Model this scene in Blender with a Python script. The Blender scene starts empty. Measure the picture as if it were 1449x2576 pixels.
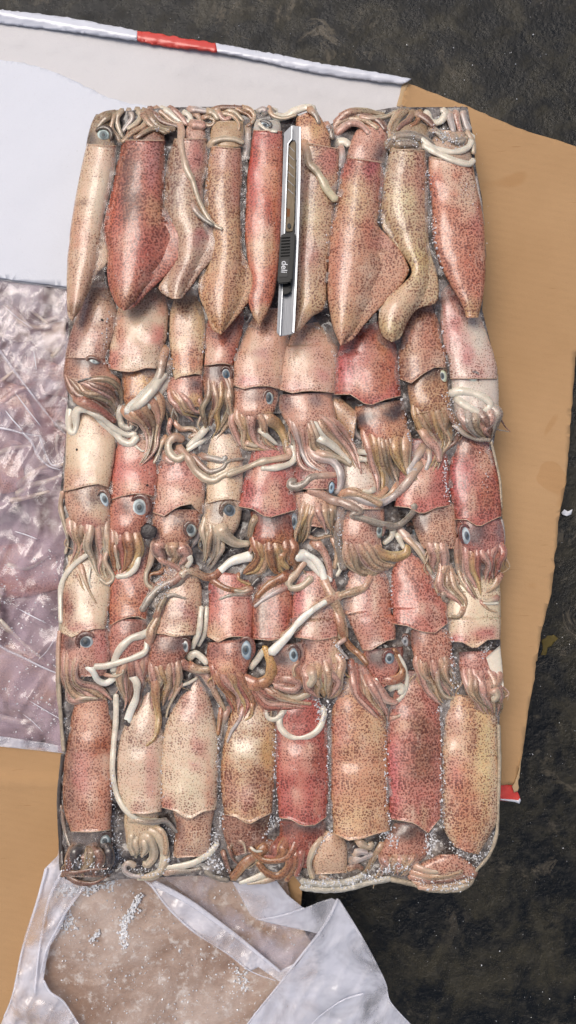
import bpy, math, random
import numpy as np
from mathutils import Vector
random.seed(7); RS = np.random.RandomState(7)
C = bpy.context.scene.collection
SC = bpy.context.scene

# ---------------------------------------------------------------- camera, world, sun, exposure
# One drawing unit is a quarter of a millimetre; heights are measured from the ground.
S = 0.00025
DIST, ZREF = 1880.0, 262.0          # camera height above the top of the block, height of that top
CX, CY = 724.5, 1288.0
cam = bpy.data.cameras.new('camera'); camo = bpy.data.objects.new('camera', cam); C.objects.link(camo)
camo.location = (0, 0, (DIST + ZREF) * S); camo.rotation_euler = (0, 0, 0)
cam.sensor_fit = 'VERTICAL'; cam.sensor_height = 24.0
cam.lens = 24.0 * DIST / 2576.0
cam.clip_start = 0.01; cam.clip_end = 50
SC.camera = camo
w = bpy.data.worlds.new("World"); SC.world = w; w.use_nodes = True
nt = w.node_tree; bg = nt.nodes['Background']
sky = nt.nodes.new('ShaderNodeTexSky'); sky.sky_type = 'NISHITA'; sky.sun_disc = False
SUN_EL, SUN_AZ = math.radians(62), math.radians(-40)      # azimuth from +y towards +x
sky.sun_elevation = SUN_EL; sky.sun_rotation = SUN_AZ; sky.air_density = 1.0; sky.dust_density = 5.0; sky.ozone_density = 0.7
nt.links.new(sky.outputs[0], bg.inputs[0]); bg.inputs[1].default_value = 0.118
sl = bpy.data.lights.new('sun', 'SUN'); sl.energy = 1.45; sl.angle = math.radians(36); sl.color = (1.0, 0.965, 0.92)
so = bpy.data.objects.new('sun', sl); C.objects.link(so)
sd = Vector((math.sin(SUN_AZ) * math.cos(SUN_EL), math.cos(SUN_AZ) * math.cos(SUN_EL), math.sin(SUN_EL)))
so.rotation_euler = sd.to_track_quat('Z', 'Y').to_euler(); so.location = sd * 2
SC.view_settings.view_transform = 'Standard'; SC.view_settings.look = 'None'
SC.view_settings.exposure = 0.12; SC.view_settings.gamma = 1.0
SC.cycles.max_bounces = 6; SC.cycles.transparent_max_bounces = 12
SC.cycles.use_denoising = True

# ---------------------------------------------------------------- drawing zones -> plan coordinates
Z = {'L1': (127.8, 223.6, .4409), 'L3': (127.8, 862.5, .4409), 'L5': (127.8, 1501.4, .4409),
     'R2': (638.9, 223.6, .46297), 'R4': (638.9, 862.5, .46297), 'R6': (638.9, 1501.4, .46297),
     'A1': (127.8, 862.5, .30864), 'A2': (511.1, 926.4, .30864), 'A3': (830.6, 894.5, .30864),
     'A4': (127.8, 1182.0, .30864), 'A5': (511.1, 1213.9, .30864), 'A6': (830.6, 1245.8, .30864),
     'B1': (127.8, 1533.4, .30864), 'B2': (479.2, 1533.4, .30864), 'B3': (830.6, 1533.4, .30864),
     'B4': (127.8, 1980.6, .35273), 'B5': (511.1, 1980.6, .30864), 'B6': (798.6, 1980.6, .33069),
     'T1': (191.7, 242.8, .35273), 'T2': (638.9, 242.8, .41887), 'K': (677.2, 293.9, .22318),
     'P': (0, 0, 1.0), 'S1': (0, 670.8, .23557), 'C4': (1150.0, 191.7, .42171), 'C5': (1150.0, 1213.9, .42171),
     'F6': (0, 2108.4, .48501), 'F7': (638.9, 2108.4, .55908)}
def pp(s):
    z = 'P'; out = []
    for t in s.split():
        if ',' in t:
            a, b = t.split(','); o = Z[z]
            out.append((o[0] + float(a) * o[2], o[1] + float(b) * o[2]))
        else: z = t
    return np.array(out, float)
def lin(c):
    c = np.asarray(c, float) / 255.0
    return np.where(c <= 0.04045, c / 12.92, ((c + 0.055) / 1.055) ** 2.4)
def world(X, Y, Zh):
    k = (DIST + ZREF - Zh) / DIST * S
    return np.stack([(X - CX) * k, -(Y - CY) * k, np.asarray(Zh, float) * S + np.zeros_like(k)], -1)
def smooth(P, n):
    """Catmull-Rom through P, resampled to n points of equal spacing"""
    P = np.asarray(P, float)
    if len(P) == 2: 
        t = np.linspace(0, 1, n)[:, None]; return P[0] * (1 - t) + P[1] * t
    Q = np.vstack([2 * P[0] - P[1], P, 2 * P[-1] - P[-2]]); out = []
    for i in range(1, len(Q) - 2):
        t = np.linspace(0, 1, 16, endpoint=False)[:, None]
        a, b, c, d = Q[i - 1], Q[i], Q[i + 1], Q[i + 2]
        out.append(.5 * (2 * b + (c - a) * t + (2 * a - 5 * b + 4 * c - d) * t ** 2 + (3 * b - a - 3 * c + d) * t ** 3))
    out = np.vstack(out + [Q[-2][None]])
    s = np.r_[0, np.cumsum(np.linalg.norm(np.diff(out, axis=0), axis=1))]
    u = np.linspace(0, s[-1], n)
    return np.stack([np.interp(u, s, out[:, k]) for k in range(out.shape[1])], -1)
def plen(P): return float(np.linalg.norm(np.diff(P, axis=0), axis=1).sum())
# value noise over the plane, for shapes and skin patches
_G = RS.rand(64, 64)
def vnoise(X, Y, sc, seed=0):
    x = np.asarray(X) / sc + seed * 7.31; y = np.asarray(Y) / sc + seed * 3.77
    xi = np.floor(x).astype(int); yi = np.floor(y).astype(int); fx = x - xi; fy = y - yi
    fx = fx * fx * (3 - 2 * fx); fy = fy * fy * (3 - 2 * fy)
    g = lambda a, b: _G[a % 64, b % 64]
    return (g(xi, yi) * (1 - fx) + g(xi + 1, yi) * fx) * (1 - fy) + (g(xi, yi + 1) * (1 - fx) + g(xi + 1, yi + 1) * fx) * fy

# height map of what has been laid down so far (2 unit cells)
HW, HH = 900, 1500
H = np.full((HH, HW), 218.0)
def hput(X, Y, Zt, r=1):
    xi = (np.asarray(X) / 2).astype(int); yi = (np.asarray(Y) / 2).astype(int); zt = np.asarray(Zt, float)
    for a in range(-r, r + 1):
        for b in range(-r, r + 1):
            x = xi + a; y = yi + b; m = (x >= 0) & (x < HW) & (y >= 0) & (y < HH)
            np.maximum.at(H, (y[m], x[m]), zt[m])
def hget(X, Y):
    xi = np.clip((np.asarray(X) / 2).astype(int), 0, HW - 1); yi = np.clip((np.asarray(Y) / 2).astype(int), 0, HH - 1)
    return H[yi, xi]

# ---------------------------------------------------------------- objects
def thing(name, label, cat, x, y, z, group=None):
    o = bpy.data.objects.new(name, None); C.objects.link(o); o.empty_display_size = 0.01
    o.location = world(np.float64(x), np.float64(y), np.float64(z)); o['label'] = label; o['category'] = cat
    if group: o['group'] = group
    return o
def top(o):
    v = Vector((0, 0, 0))
    while o is not None: v = v + o.location; o = o.parent
    return v
def mesh(name, V, F, mat, parent=None, col=None, shade=True, tag=None):
    me = bpy.data.meshes.new(name); V = np.asarray(V, float)
    org = np.array(top(parent)) if parent is not None else np.zeros(3)
    me.from_pydata((V - org).tolist(), [], F)
    if col is not None:
        a = me.color_attributes.new('Col', 'FLOAT_COLOR', 'POINT')
        a.data.foreach_set('color', np.asarray(col, np.float32).ravel())
    if shade: me.polygons.foreach_set('use_smooth', [True] * len(me.polygons))
    me.materials.append(mat); me.update()
    o = bpy.data.objects.new(name, me); C.objects.link(o)
    if parent is not None: o.parent = parent
    for k, v in (tag or {}).items(): o[k] = v
    return o
def gridfaces(nu, nv, wrap=False, off=0):
    F = []
    for i in range(nu - 1):
        for j in range(nv if wrap else nv - 1):
            k = (j + 1) % nv; F.append((off + i * nv + j, off + i * nv + k, off + (i + 1) * nv + k, off + (i + 1) * nv + j))
    return F

# ---------------------------------------------------------------- materials
def newmat(name):
    m = bpy.data.materials.new(name); m.use_nodes = True; n = m.node_tree; b = n.nodes['Principled BSDF']; return m, n, b
def N(n, t, **kw):
    o = n.nodes.new(t)
    for k, v in kw.items():
        if k.startswith('i_'): o.inputs[k[2:].replace('_', ' ')].default_value = v
        else: setattr(o, k, v)
    return o
def mth(n, op, a, b=None, c=None, clamp=False):
    o = n.nodes.new('ShaderNodeMath'); o.operation = op; o.use_clamp = clamp
    for i, v in enumerate((a, b, c)):
        if v is None: continue
        if isinstance(v, (int, float)): o.inputs[i].default_value = v
        else: n.links.new(v, o.inputs[i])
    return o.outputs[0]
def mixc(n, f, a, b, mode='MIX'):
    o = n.nodes.new('ShaderNodeMix'); o.data_type = 'RGBA'; o.blend_type = mode
    for i, v in ((0, f), (6, a), (7, b)):
        if isinstance(v, (int, float)): o.inputs[i].default_value = v
        elif isinstance(v, tuple): o.inputs[i].default_value = v if len(v) == 4 else v + (1,)
        else: n.links.new(v, o.inputs[i])
    return o.outputs[2]
def noise(n, vec, scale, detail=3, rough=.55, dist=0):
    o = n.nodes.new('ShaderNodeTexNoise'); o.inputs['Scale'].default_value = scale; o.inputs['Detail'].default_value = detail
    o.inputs['Roughness'].default_value = rough; o.inputs['Distortion'].default_value = dist
    if vec is not None: n.links.new(vec, o.inputs['Vector'])
    return o.outputs[0]
def ramp(n, f, a, b, x=0., y=1.):
    o = n.nodes.new('ShaderNodeMapRange'); o.interpolation_type = 'SMOOTHSTEP'; n.links.new(f, o.inputs[0])
    for i, v in ((1, a), (2, b), (3, x), (4, y)):
        if isinstance(v, (int, float)): o.inputs[i].default_value = v
        else: n.links.new(v, o.inputs[i])
    return o.outputs[0]
def bump(n, b, h, strength, dist):
    o = n.nodes.new('ShaderNodeBump'); o.inputs['Strength'].default_value = strength; o.inputs['Distance'].default_value = dist
    n.links.new(h, o.inputs['Height']); n.links.new(o.outputs[0], b.inputs['Normal']); return o
def coords(n): return n.nodes.new('ShaderNodeTexCoord').outputs['Object']

def skin_material(name, rough=.3, spots=1.0, sss=.3):
    m, n, b = newmat(name); v = coords(n)
    at = N(n, 'ShaderNodeAttribute', attribute_name='Col'); base = at.outputs['Color']; dens = at.outputs['Alpha']
    mo = noise(n, v, 260, 4, .6, .3); mo2 = noise(n, v, 1100, 3, .6)
    blot = ramp(n, mo, .42, .68)
    base1 = mixc(n, mth(n, 'MULTIPLY', blot, mth(n, 'MULTIPLY', dens, .75), clamp=True), base, mixc(n, 1.0, base, (.92, .60, .52), 'MULTIPLY'))
    base1 = mixc(n, mth(n, 'MULTIPLY', ramp(n, mo2, .55, .75), .35), base1, mixc(n, 1.0, base1, (1.18, 1.2, 1.18), 'MULTIPLY'))
    stq = N(n, 'ShaderNodeMapping'); stq.inputs['Scale'].default_value = (1, .35, 1); n.links.new(v, stq.inputs[0])
    fr = noise(n, stq.outputs[0], 420, 5, .75, 1.2); fr2 = noise(n, v, 60, 2)
    base1 = mixc(n, mth(n, 'MULTIPLY', ramp(n, fr, .52, .66), ramp(n, fr2, .42, .6, .1, .75)), base1, mixc(n, .45, base1, (.62, .52, .42)))
    br = noise(n, v, 75, 5, .7, .8); base1 = mixc(n, mth(n, 'MULTIPLY', ramp(n, br, .56, .7), mth(n, 'MULTIPLY_ADD', dens, .6, .08), clamp=True), base1, mixc(n, 1.0, base, (.70, .50, .42), 'MULTIPLY'))
    out = base1
    fade = ramp(n, noise(n, v, 150, 3, .6), .3, .62, .6, 1.0)
    wob = N(n, 'ShaderNodeVectorMath', operation='ADD'); nz = N(n, 'ShaderNodeTexNoise'); nz.inputs['Scale'].default_value = 420; n.links.new(v, nz.inputs['Vector'])
    sv = N(n, 'ShaderNodeVectorMath', operation='SCALE'); sv.inputs['Scale'].default_value = .0003; n.links.new(nz.outputs['Color'], sv.inputs[0]); n.links.new(v, wob.inputs[0]); n.links.new(sv.outputs[0], wob.inputs[1])
    for sc, th0, k, st in ((640, .05, .50, .95), (1050, -.01, .46, .6)):
        vo = N(n, 'ShaderNodeTexVoronoi', feature='F1', voronoi_dimensions='2D'); vo.inputs['Scale'].default_value = sc; n.links.new(wob.outputs[0], vo.inputs['Vector'])
        vr = mth(n, 'MULTIPLY_ADD', vo.outputs['Color'], .75, .6)
        lo = noise(n, v, 90, 2)
        th = mth(n, 'MULTIPLY', mth(n, 'ADD', mth(n, 'MULTIPLY_ADD', dens, k, th0), mth(n, 'MULTIPLY', mth(n, 'SUBTRACT', lo, .5), .5)), vr)
        s = ramp(n, vo.outputs['Distance'], mth(n, 'SUBTRACT', th, .08), mth(n, 'ADD', th, .10), 1.0, 0.0)
        spot = mixc(n, .4, mixc(n, 1.0, base, (.36, .17, .13), 'MULTIPLY'), (.085, .032, .02))
        out = mixc(n, mth(n, 'MULTIPLY', mth(n, 'MULTIPLY', s, fade), st * spots, clamp=True), out, spot)
    n.links.new(out, b.inputs['Base Color'])
    rn = noise(n, v, 500, 2); n.links.new(ramp(n, rn, .3, .7, rough - .1, rough + .16), b.inputs['Roughness'])
    b.inputs['Specular IOR Level'].default_value = .5
    b.inputs['Coat Weight'].default_value = .5; b.inputs['Coat Roughness'].default_value = .1
    if sss:
        b.inputs['Subsurface Weight'].default_value = sss; b.inputs['Subsurface Radius'].default_value = (.0034, .0016, .001); b.inputs['Subsurface Scale'].default_value = 1.0
    h = mth(n, 'ADD', mth(n, 'MULTIPLY', noise(n, v, 700, 4, .6), .7), mth(n, 'MULTIPLY', noise(n, v, 120, 3), 1.6))
    bump(n, b, h, .34, .0006)
    return m
M = {}
M['skin'] = skin_material('squid_skin')
M['arm'] = skin_material('squid_arm_skin', .24, .8)
M['flesh'] = skin_material('squid_white_flesh', .22, .45, .2)
def plain(name, col, rough=.4, spec=.5, metal=0., bsc=0, bst=0, coat=0., var=0., vsc=80):
    m, n, b = newmat(name); v = coords(n); c = tuple(lin(col)) + (1,)
    if var:
        f = noise(n, v, vsc, 4, .6); o = mixc(n, f, tuple(np.array(c[:3]) * (1 - var)), tuple(np.minimum(np.array(c[:3]) * (1 + var), 1)))
        n.links.new(o, b.inputs['Base Color'])
    else: b.inputs['Base Color'].default_value = c
    b.inputs['Roughness'].default_value = rough; b.inputs['Metallic'].default_value = metal; b.inputs['Specular IOR Level'].default_value = spec
    b.inputs['Coat Weight'].default_value = coat
    if bsc: bump(n, b, noise(n, v, bsc, 4, .6), bst, .001)
    return m
def attr_mat(name, rough, coat=.3, bsc=300, bst=.3, var=.15, dist=.001):
    m, n, b = newmat(name); v = coords(n); at = N(n, 'ShaderNodeAttribute', attribute_name='Col')
    f = noise(n, v, 260, 4, .6); o = mixc(n, ramp(n, f, .3, .7), mixc(n, 1.0, at.outputs['Color'], (1 - var, 1 - var, 1 - var), 'MULTIPLY'), at.outputs['Color'])
    n.links.new(o, b.inputs['Base Color']); b.inputs['Roughness'].default_value = rough; b.inputs['Coat Weight'].default_value = coat
    bump(n, b, noise(n, v, bsc, 4, .65), bst, dist); return m
M['eye'] = attr_mat('squid_eye', .42, .05, 500, .2, .1)
M['pupil'] = plain('squid_pupil', (66, 68, 68), .4, .4, var=.3, vsc=900)

# ---------------------------------------------------------------- shapes
def mute(c):
    c = np.asarray(c, float); c = c + (np.array([222, 188, 170.]) - c) * .13; g = c @ np.array([.3, .59, .11]); c = c + (np.array([g * 1.11, g * .985, g * .88]) - c) * .24; c = c * np.array([1.0, .985, .95]); mx = c.max(); c = c * ((186 + (mx - 186) * .6) / mx if mx > 186 else 1); return c
def patchcol(X, Y, col, dens, patches, seed, edge=None):
    c = np.tile(lin(mute(col)), (X.size, 1)); d = np.full(X.size, dens, float); X = X.ravel(); Y = Y.ravel()
    wv = (vnoise(X, Y, 22, seed) - .5) * .9 + (vnoise(X, Y, 9, seed + 3) - .5) * .5
    for p in patches:
        x, y, rx, ry, pc, st = p[:6]; dd = p[6] if len(p) > 6 else dens
        q = np.sqrt(((X - x) / rx) ** 2 + ((Y - y) / ry) ** 2)
        f = st * np.clip(1.55 - q + wv * .8, 0, 1) ** 1.3; f = np.clip(f, 0, 1)
        c = c * (1 - f[:, None]) + lin(mute(pc)) * f[:, None]; d = d * (1 - f) + dd * f
    return c, d
def loft(Lp, Rp, name, mat, parent, col, dens=.4, patches=(), zc=(240, 240), hf=.42, hmax=72, nv=30, cu=None, rim=False,
         seed=0, groove=0., power=1.0, tipround=.5, rimcol=(196, 166, 138), bottom=.6, edgecol=None, reg=True, zmid=None, wobble=0., core=None):
    """a plump body between two outline edges drawn from its first end to its last"""
    n = int(max(14, plen(Lp) / 6.5)); Lq = smooth(Lp, n); Rq = smooth(Rp, n)
    cen = (Lq + Rq) / 2; hv = (Rq - Lq) / 2 * {'mantle': 1.0 if core is not None or zc[0] > 260 else 1.05, 'head': 1.10}.get(name, 1.0); hw = np.linalg.norm(hv, axis=1); W = hw.max()
    t = np.linspace(0, 1, n)
    zl = np.interp(t, np.linspace(0, 1, len(zc)), zc)
    h = np.minimum(hf * W, hmax) * (hw / W) ** tipround
    th = np.linspace(0, 2 * math.pi, nv, endpoint=False)
    cs, sn = np.cos(th), np.sin(th)
    up = np.where(sn >= 0, np.abs(sn) ** power, -np.abs(sn) * bottom)
    tang = np.gradient(cen, axis=0); tang /= np.linalg.norm(tang, axis=1)[:, None] + 1e-9
    lat = -cs
    X = cen[:, None, 0] + hv[:, None, 0] * lat; Y = cen[:, None, 1] + hv[:, None, 1] * lat
    if cu is not None:
        off = np.interp(lat, np.linspace(-1, 1, len(cu)), cu); wgt = np.clip((t - .6) / .4, 0, 1) ** 1.6
        X = X + tang[-1, 0] * off[None] * wgt[:, None]; Y = Y + tang[-1, 1] * off[None] * wgt[:, None]
    Zh = zl[:, None] + h[:, None] * up[None]
    fmask = None
    if core is not None:
        nv = nv
        ca_, cb_ = smooth(pp(core[0]), n), smooth(pp(core[1]), n); cc_ = (ca_ + cb_) / 2; cw_ = np.linalg.norm(cb_ - ca_, axis=1) / 2
        d = np.hypot(X[..., None] - cc_[:, 0], Y[..., None] - cc_[:, 1]); q = d.argmin(-1); u = d.min(-1) / np.maximum(cw_[q], 1)
        Wc = cw_.max(); hc = np.minimum(hf * Wc, hmax) * (cw_[q] / Wc) ** .6; thin = 9 * np.abs(sn[None]) ** .6 + 2
        dome = np.sqrt(np.clip(1 - u ** 2, 0, 1)) ** 1.15 * hc; k_ = np.clip(1 - u / 1.35, 0, 1)
        Zh = zl[:, None] + np.where(sn[None] >= 0, thin * (sn[None] > .01) + dome * np.clip(sn[None] * 3, 0, 1), -10 * np.abs(sn[None])); fmask = u > 1.02
        h = np.full(n, 14.0)
    if name == 'head': Zh = Zh - (np.clip((t - .62) / .38, 0, 1) ** 2)[:, None] * h[:, None] * .75 * (sn > -.1)
    if groove: Zh = Zh - np.where(sn > 0, 1, 0)[None] * groove * h[:, None] * (.5 + .5 * np.cos(lat * 9 + vnoise(X, Y, 60, seed) * 5)) * np.clip((t - .35) * 2.5, 0, 1)[:, None]
    nz = (vnoise(X, Y, 38, seed) - .5) * 2; Zh = Zh + nz * (.10 * h[:, None]) * (sn > .05)
    # slightly uneven outline
    k = 1 + (vnoise(X * 0 + cen[:, None, 0], Y * 0 + cen[:, None, 1] + np.sign(lat) * 40, 30, seed + 5) - .5) * .05
    X = cen[:, None, 0] + (X - cen[:, None, 0]) * k; 
    cc, dd = patchcol(X, Y, col, dens, patches, seed)
    cc = cc.reshape(n, nv, 3); dd = dd.reshape(n, nv)
    side = np.clip((np.abs(lat) - .55) / .45, 0, 1)[None, :, None] * np.ones((n, 1, 1))
    if edgecol is not None: cc = cc * (1 - side * .7) + lin(edgecol) * side * .7
    under = (sn < -.15)[None, :] & np.ones((n, 1), bool); dd = np.where(under, dd * .4, dd)
    if reg: 
        m = np.broadcast_to(sn[None] > -.1, X.shape); hput(X[m], Y[m], Zh[m], 2)
    rings = [(X, Y, Zh, cc, dd)]
    if rim:
        xl, yl, zl2 = X[-1], Y[-1], Zh[-1]; cx, cy, cz = cen[-1, 0], cen[-1, 1], zl[-1]
        bx, by = tang[-1] 
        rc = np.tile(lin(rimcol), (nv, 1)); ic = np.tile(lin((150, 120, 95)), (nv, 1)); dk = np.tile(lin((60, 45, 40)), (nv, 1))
        slope = (zl[-1] - zl[-6]) / (np.linalg.norm(cen[-1] - cen[-6]) + 1e-6)
        def ring(sc, back, col):
            return ((cx + (xl - cx) * sc + (-bx * back))[None], (cy + (yl - cy) * sc + (-by * back))[None], (cz - slope * max(back, 0) - max(back, 0) * .25 + (zl2 - cz) * sc)[None], col[None], np.full((1, nv), .02))
        # the lip: a bright rim turned slightly outwards, a thickness, then the dark inside
        offs = np.zeros(nv)
        rings.append(((xl + bx * 1.5)[None], (yl + by * 1.5)[None], (zl2 + np.where(sn > 0, 1.6, 0))[None], (rc * .85)[None], np.full((1, nv), .1)))
        rings.append(((xl + bx * 3.2)[None], (yl + by * 3.2)[None], (zl2 - 1)[None], rc[None], np.full((1, nv), .02)))
        sc = 1 - 5.0 / max(W, 1)
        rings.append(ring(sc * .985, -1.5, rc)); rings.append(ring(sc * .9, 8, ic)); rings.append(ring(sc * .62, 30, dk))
    Xa = np.concatenate([r[0] for r in rings]); Ya = np.concatenate([r[1] for r in rings]); Za = np.concatenate([r[2] for r in rings])
    ca = np.concatenate([r[3] for r in rings]); da = np.concatenate([r[4] for r in rings])
    V = world(Xa.ravel(), Ya.ravel(), Za.ravel()); na = Xa.shape[0]
    F = gridfaces(na, nv, True)
    F.append(tuple(range(nv))[::-1] if False else tuple(range(nv)))
    if not rim: F.append(tuple((na - 1) * nv + j for j in range(nv))[::-1])
    colr = np.concatenate([ca.reshape(-1, 3), da.reshape(-1, 1)], 1)
    if fmask is not None:
        fm = np.zeros(len(V), bool); fm[:n * nv] = fmask.ravel(); F1 = [f for f in F if not all(fm[i] for i in f)]; F2 = [f for f in F if all(fm[i] for i in f)]
        if len(F2) > 12:
            used = sorted({i for f in F2 for i in f}); mp = {a: b for b, a in enumerate(used)}
            mesh('fin', V[used], [tuple(mp[i] for i in f) for f in F2], mat, parent, colr[used]); used = sorted({i for f in F1 for i in f}); mp = {a: b for b, a in enumerate(used)}
            return mesh(name, V[used], [tuple(mp[i] for i in f) for f in F1], mat, parent, colr[used])
    return mesh(name, V, F, mat, parent, colr)

HCOL = {}
KIND = {  # colour along the back of an arm, colour of its edge and underside, density of the dots
    'tan': ((196, 160, 122), (214, 196, 166), .30), 'olive': ((158, 134, 100), (190, 172, 140), .34), 'gold': ((196, 156, 94), (216, 190, 140), .30),
    'pink': ((205, 152, 134), (216, 186, 166), .32), 'red': ((182, 104, 84), (205, 160, 134), .42), 'orange': ((176, 116, 70), (204, 160, 116), .42),
    'pale': ((198, 178, 148), (212, 200, 174), .16), 'grey': ((156, 144, 128), (184, 174, 158), .22), 'white': ((212, 205, 186), (218, 210, 192), .08),
    'bright': ((232, 230, 218), (234, 230, 216), .0),
    'lilac': ((188, 176, 172), (206, 198, 190), .12), 'brown': ((148, 104, 84), (180, 148, 122), .40), 'dark': ((74, 64, 60), (120, 108, 100), .2)}
def tube(P, R, Zp, name, mat, parent, kind, flat=.85, nv=10, seed=0, reg=True, tip=None):
    n = len(P); tg = np.gradient(P, axis=0); tg /= np.linalg.norm(tg, axis=1)[:, None] + 1e-9; nr = np.stack([-tg[:, 1], tg[:, 0]], 1)
    th = np.linspace(0, 2 * math.pi, nv, endpoint=False); cs, sn = np.cos(th), np.sin(th)
    X = P[:, None, 0] + nr[:, None, 0] * R[:, None] * cs; Y = P[:, None, 1] + nr[:, None, 1] * R[:, None] * cs
    Zh = Zp[:, None] + R[:, None] * flat * sn
    a, e, d = KIND[kind]; t = np.linspace(0, 1, n)[:, None, None]
    f = np.clip((sn - .35) / .5, 0, 1)[None, :, None] * np.ones((n, 1, 1))
    # the back of the arm wanders round the tube a little
    tw = vnoise(P[:, 0], P[:, 1], 60, seed)[:, None] - .5
    f = np.clip((np.sin(th[None] + tw * 1.6) - .25) / .5, 0, 1)[..., None]
    a = np.array(a, float); a = a + (np.array([a.mean() * 1.1, a.mean(), a.mean() * .88]) - a) * .3; cc = lin(e) * (1 - f) + lin(a) * f
    vr = 1 + (vnoise(X, Y, 14, seed) - .5)[..., None] * .3
    cc = cc * vr
    gr = np.exp(-((np.abs(cs) - .62) / .16) ** 2)[None, :, None] * (sn > 0)[None, :, None]; cc = cc * (1 - gr * (.6 if kind not in ('white', 'bright') else .16))  # side lines darkened: shade of the grooves between arms painted into the colour
    hb = HCOL.get(parent.name) if parent is not None and name == 'arm' and kind not in ('white', 'bright', 'dark') else None
    if hb is not None:
        g = (.75 * np.clip(1 - t / .5, 0, 1)); cc = cc * (1 - g) + lin(mute(hb)) * g
    if tip is not None: cc = cc * (1 - t ** 2) + lin(tip) * t ** 2
    dd = d * (.35 + .65 * f[..., 0])
    ex = P[-1] + tg[-1] * R[-1] * .8; sx = P[0] - tg[0] * R[0] * .7
    V = world(np.r_[X.ravel(), ex[0], sx[0]], np.r_[Y.ravel(), ex[1], sx[1]], np.r_[Zh.ravel(), Zp[-1], Zp[0]])
    F = gridfaces(n, nv, True); b = (n - 1) * nv; q = n * nv
    for j in range(nv): F.append((b + j, b + (j + 1) % nv, q)); F.append(((j + 1) % nv, j, q + 1))
    cl = np.concatenate([cc.reshape(-1, 3), dd.reshape(-1, 1)], 1); cl = np.vstack([cl, cl[b], cl[0]])
    o = mesh(name, V, F, mat, parent, cl)
    if reg:
        hput(P[:, 0], P[:, 1], Zp + R * flat, 1)
        for s in (-.6, .6): hput(P[:, 0] + nr[:, 0] * R * s, P[:, 1] + nr[:, 1] * R * s, Zp + R * flat * .75, 1)
    return o
def drape(P, R, sink=.55, lift=.35, span=.14):
    tg = np.gradient(P, axis=0); tg /= np.linalg.norm(tg, axis=1)[:, None] + 1e-9; nr = np.stack([-tg[:, 1], tg[:, 0]], 1)
    h = hget(P[:, 0], P[:, 1])
    for s in (-.5, .5): h = .5 * h + .5 * np.maximum(h, hget(P[:, 0] + nr[:, 0] * R * s, P[:, 1] + nr[:, 1] * R * s))
    n = len(h); k = 5; hp = np.pad(h, k, mode='edge'); mx = np.array([hp[i:i + 2 * k + 1].max() * .5 + hp[i:i + 2 * k + 1].mean() * .5 for i in range(n)])
    hp = np.pad(mx, k, mode='edge'); sm = np.array([hp[i:i + 2 * k + 1].mean() for i in range(n)])
    t = np.linspace(0, 1, n); up = lift - (sink + lift) * np.clip(1 - t / span, 0, 1)
    return np.maximum(sm + R * up, 226 + R * np.minimum(up, .3))
def path(P, step=4.5): 
    return smooth(P, int(max(10, plen(P) / step)))
_sd = [0]
def arm(parent, s, r0, kind='tan', r1=None, name='arm', lift=.12, sink=.7, flat=.6, tip=None, mat=None):
    P = path(pp(s)); n = len(P); t = np.linspace(0, 1, n); _sd[0] += 1
    r1 = r0 * .22 if r1 is None else r1
    R = (.86 if kind in ('white', 'bright') else 1.0) * (r0 + (r1 - r0) * t ** 1.15); R = R * (1 + (vnoise(P[:, 0], P[:, 1], 26, _sd[0]) - .5) * .42)
    m = mat or (M['flesh'] if kind in ('white', 'bright', 'lilac', 'pale') else M['arm'])
    return tube(P, R, drape(P, R, sink, lift, .2), name, m, parent, kind, flat, seed=_sd[0], tip=tip, nv=18 if r0 > 7 else 14)
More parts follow.
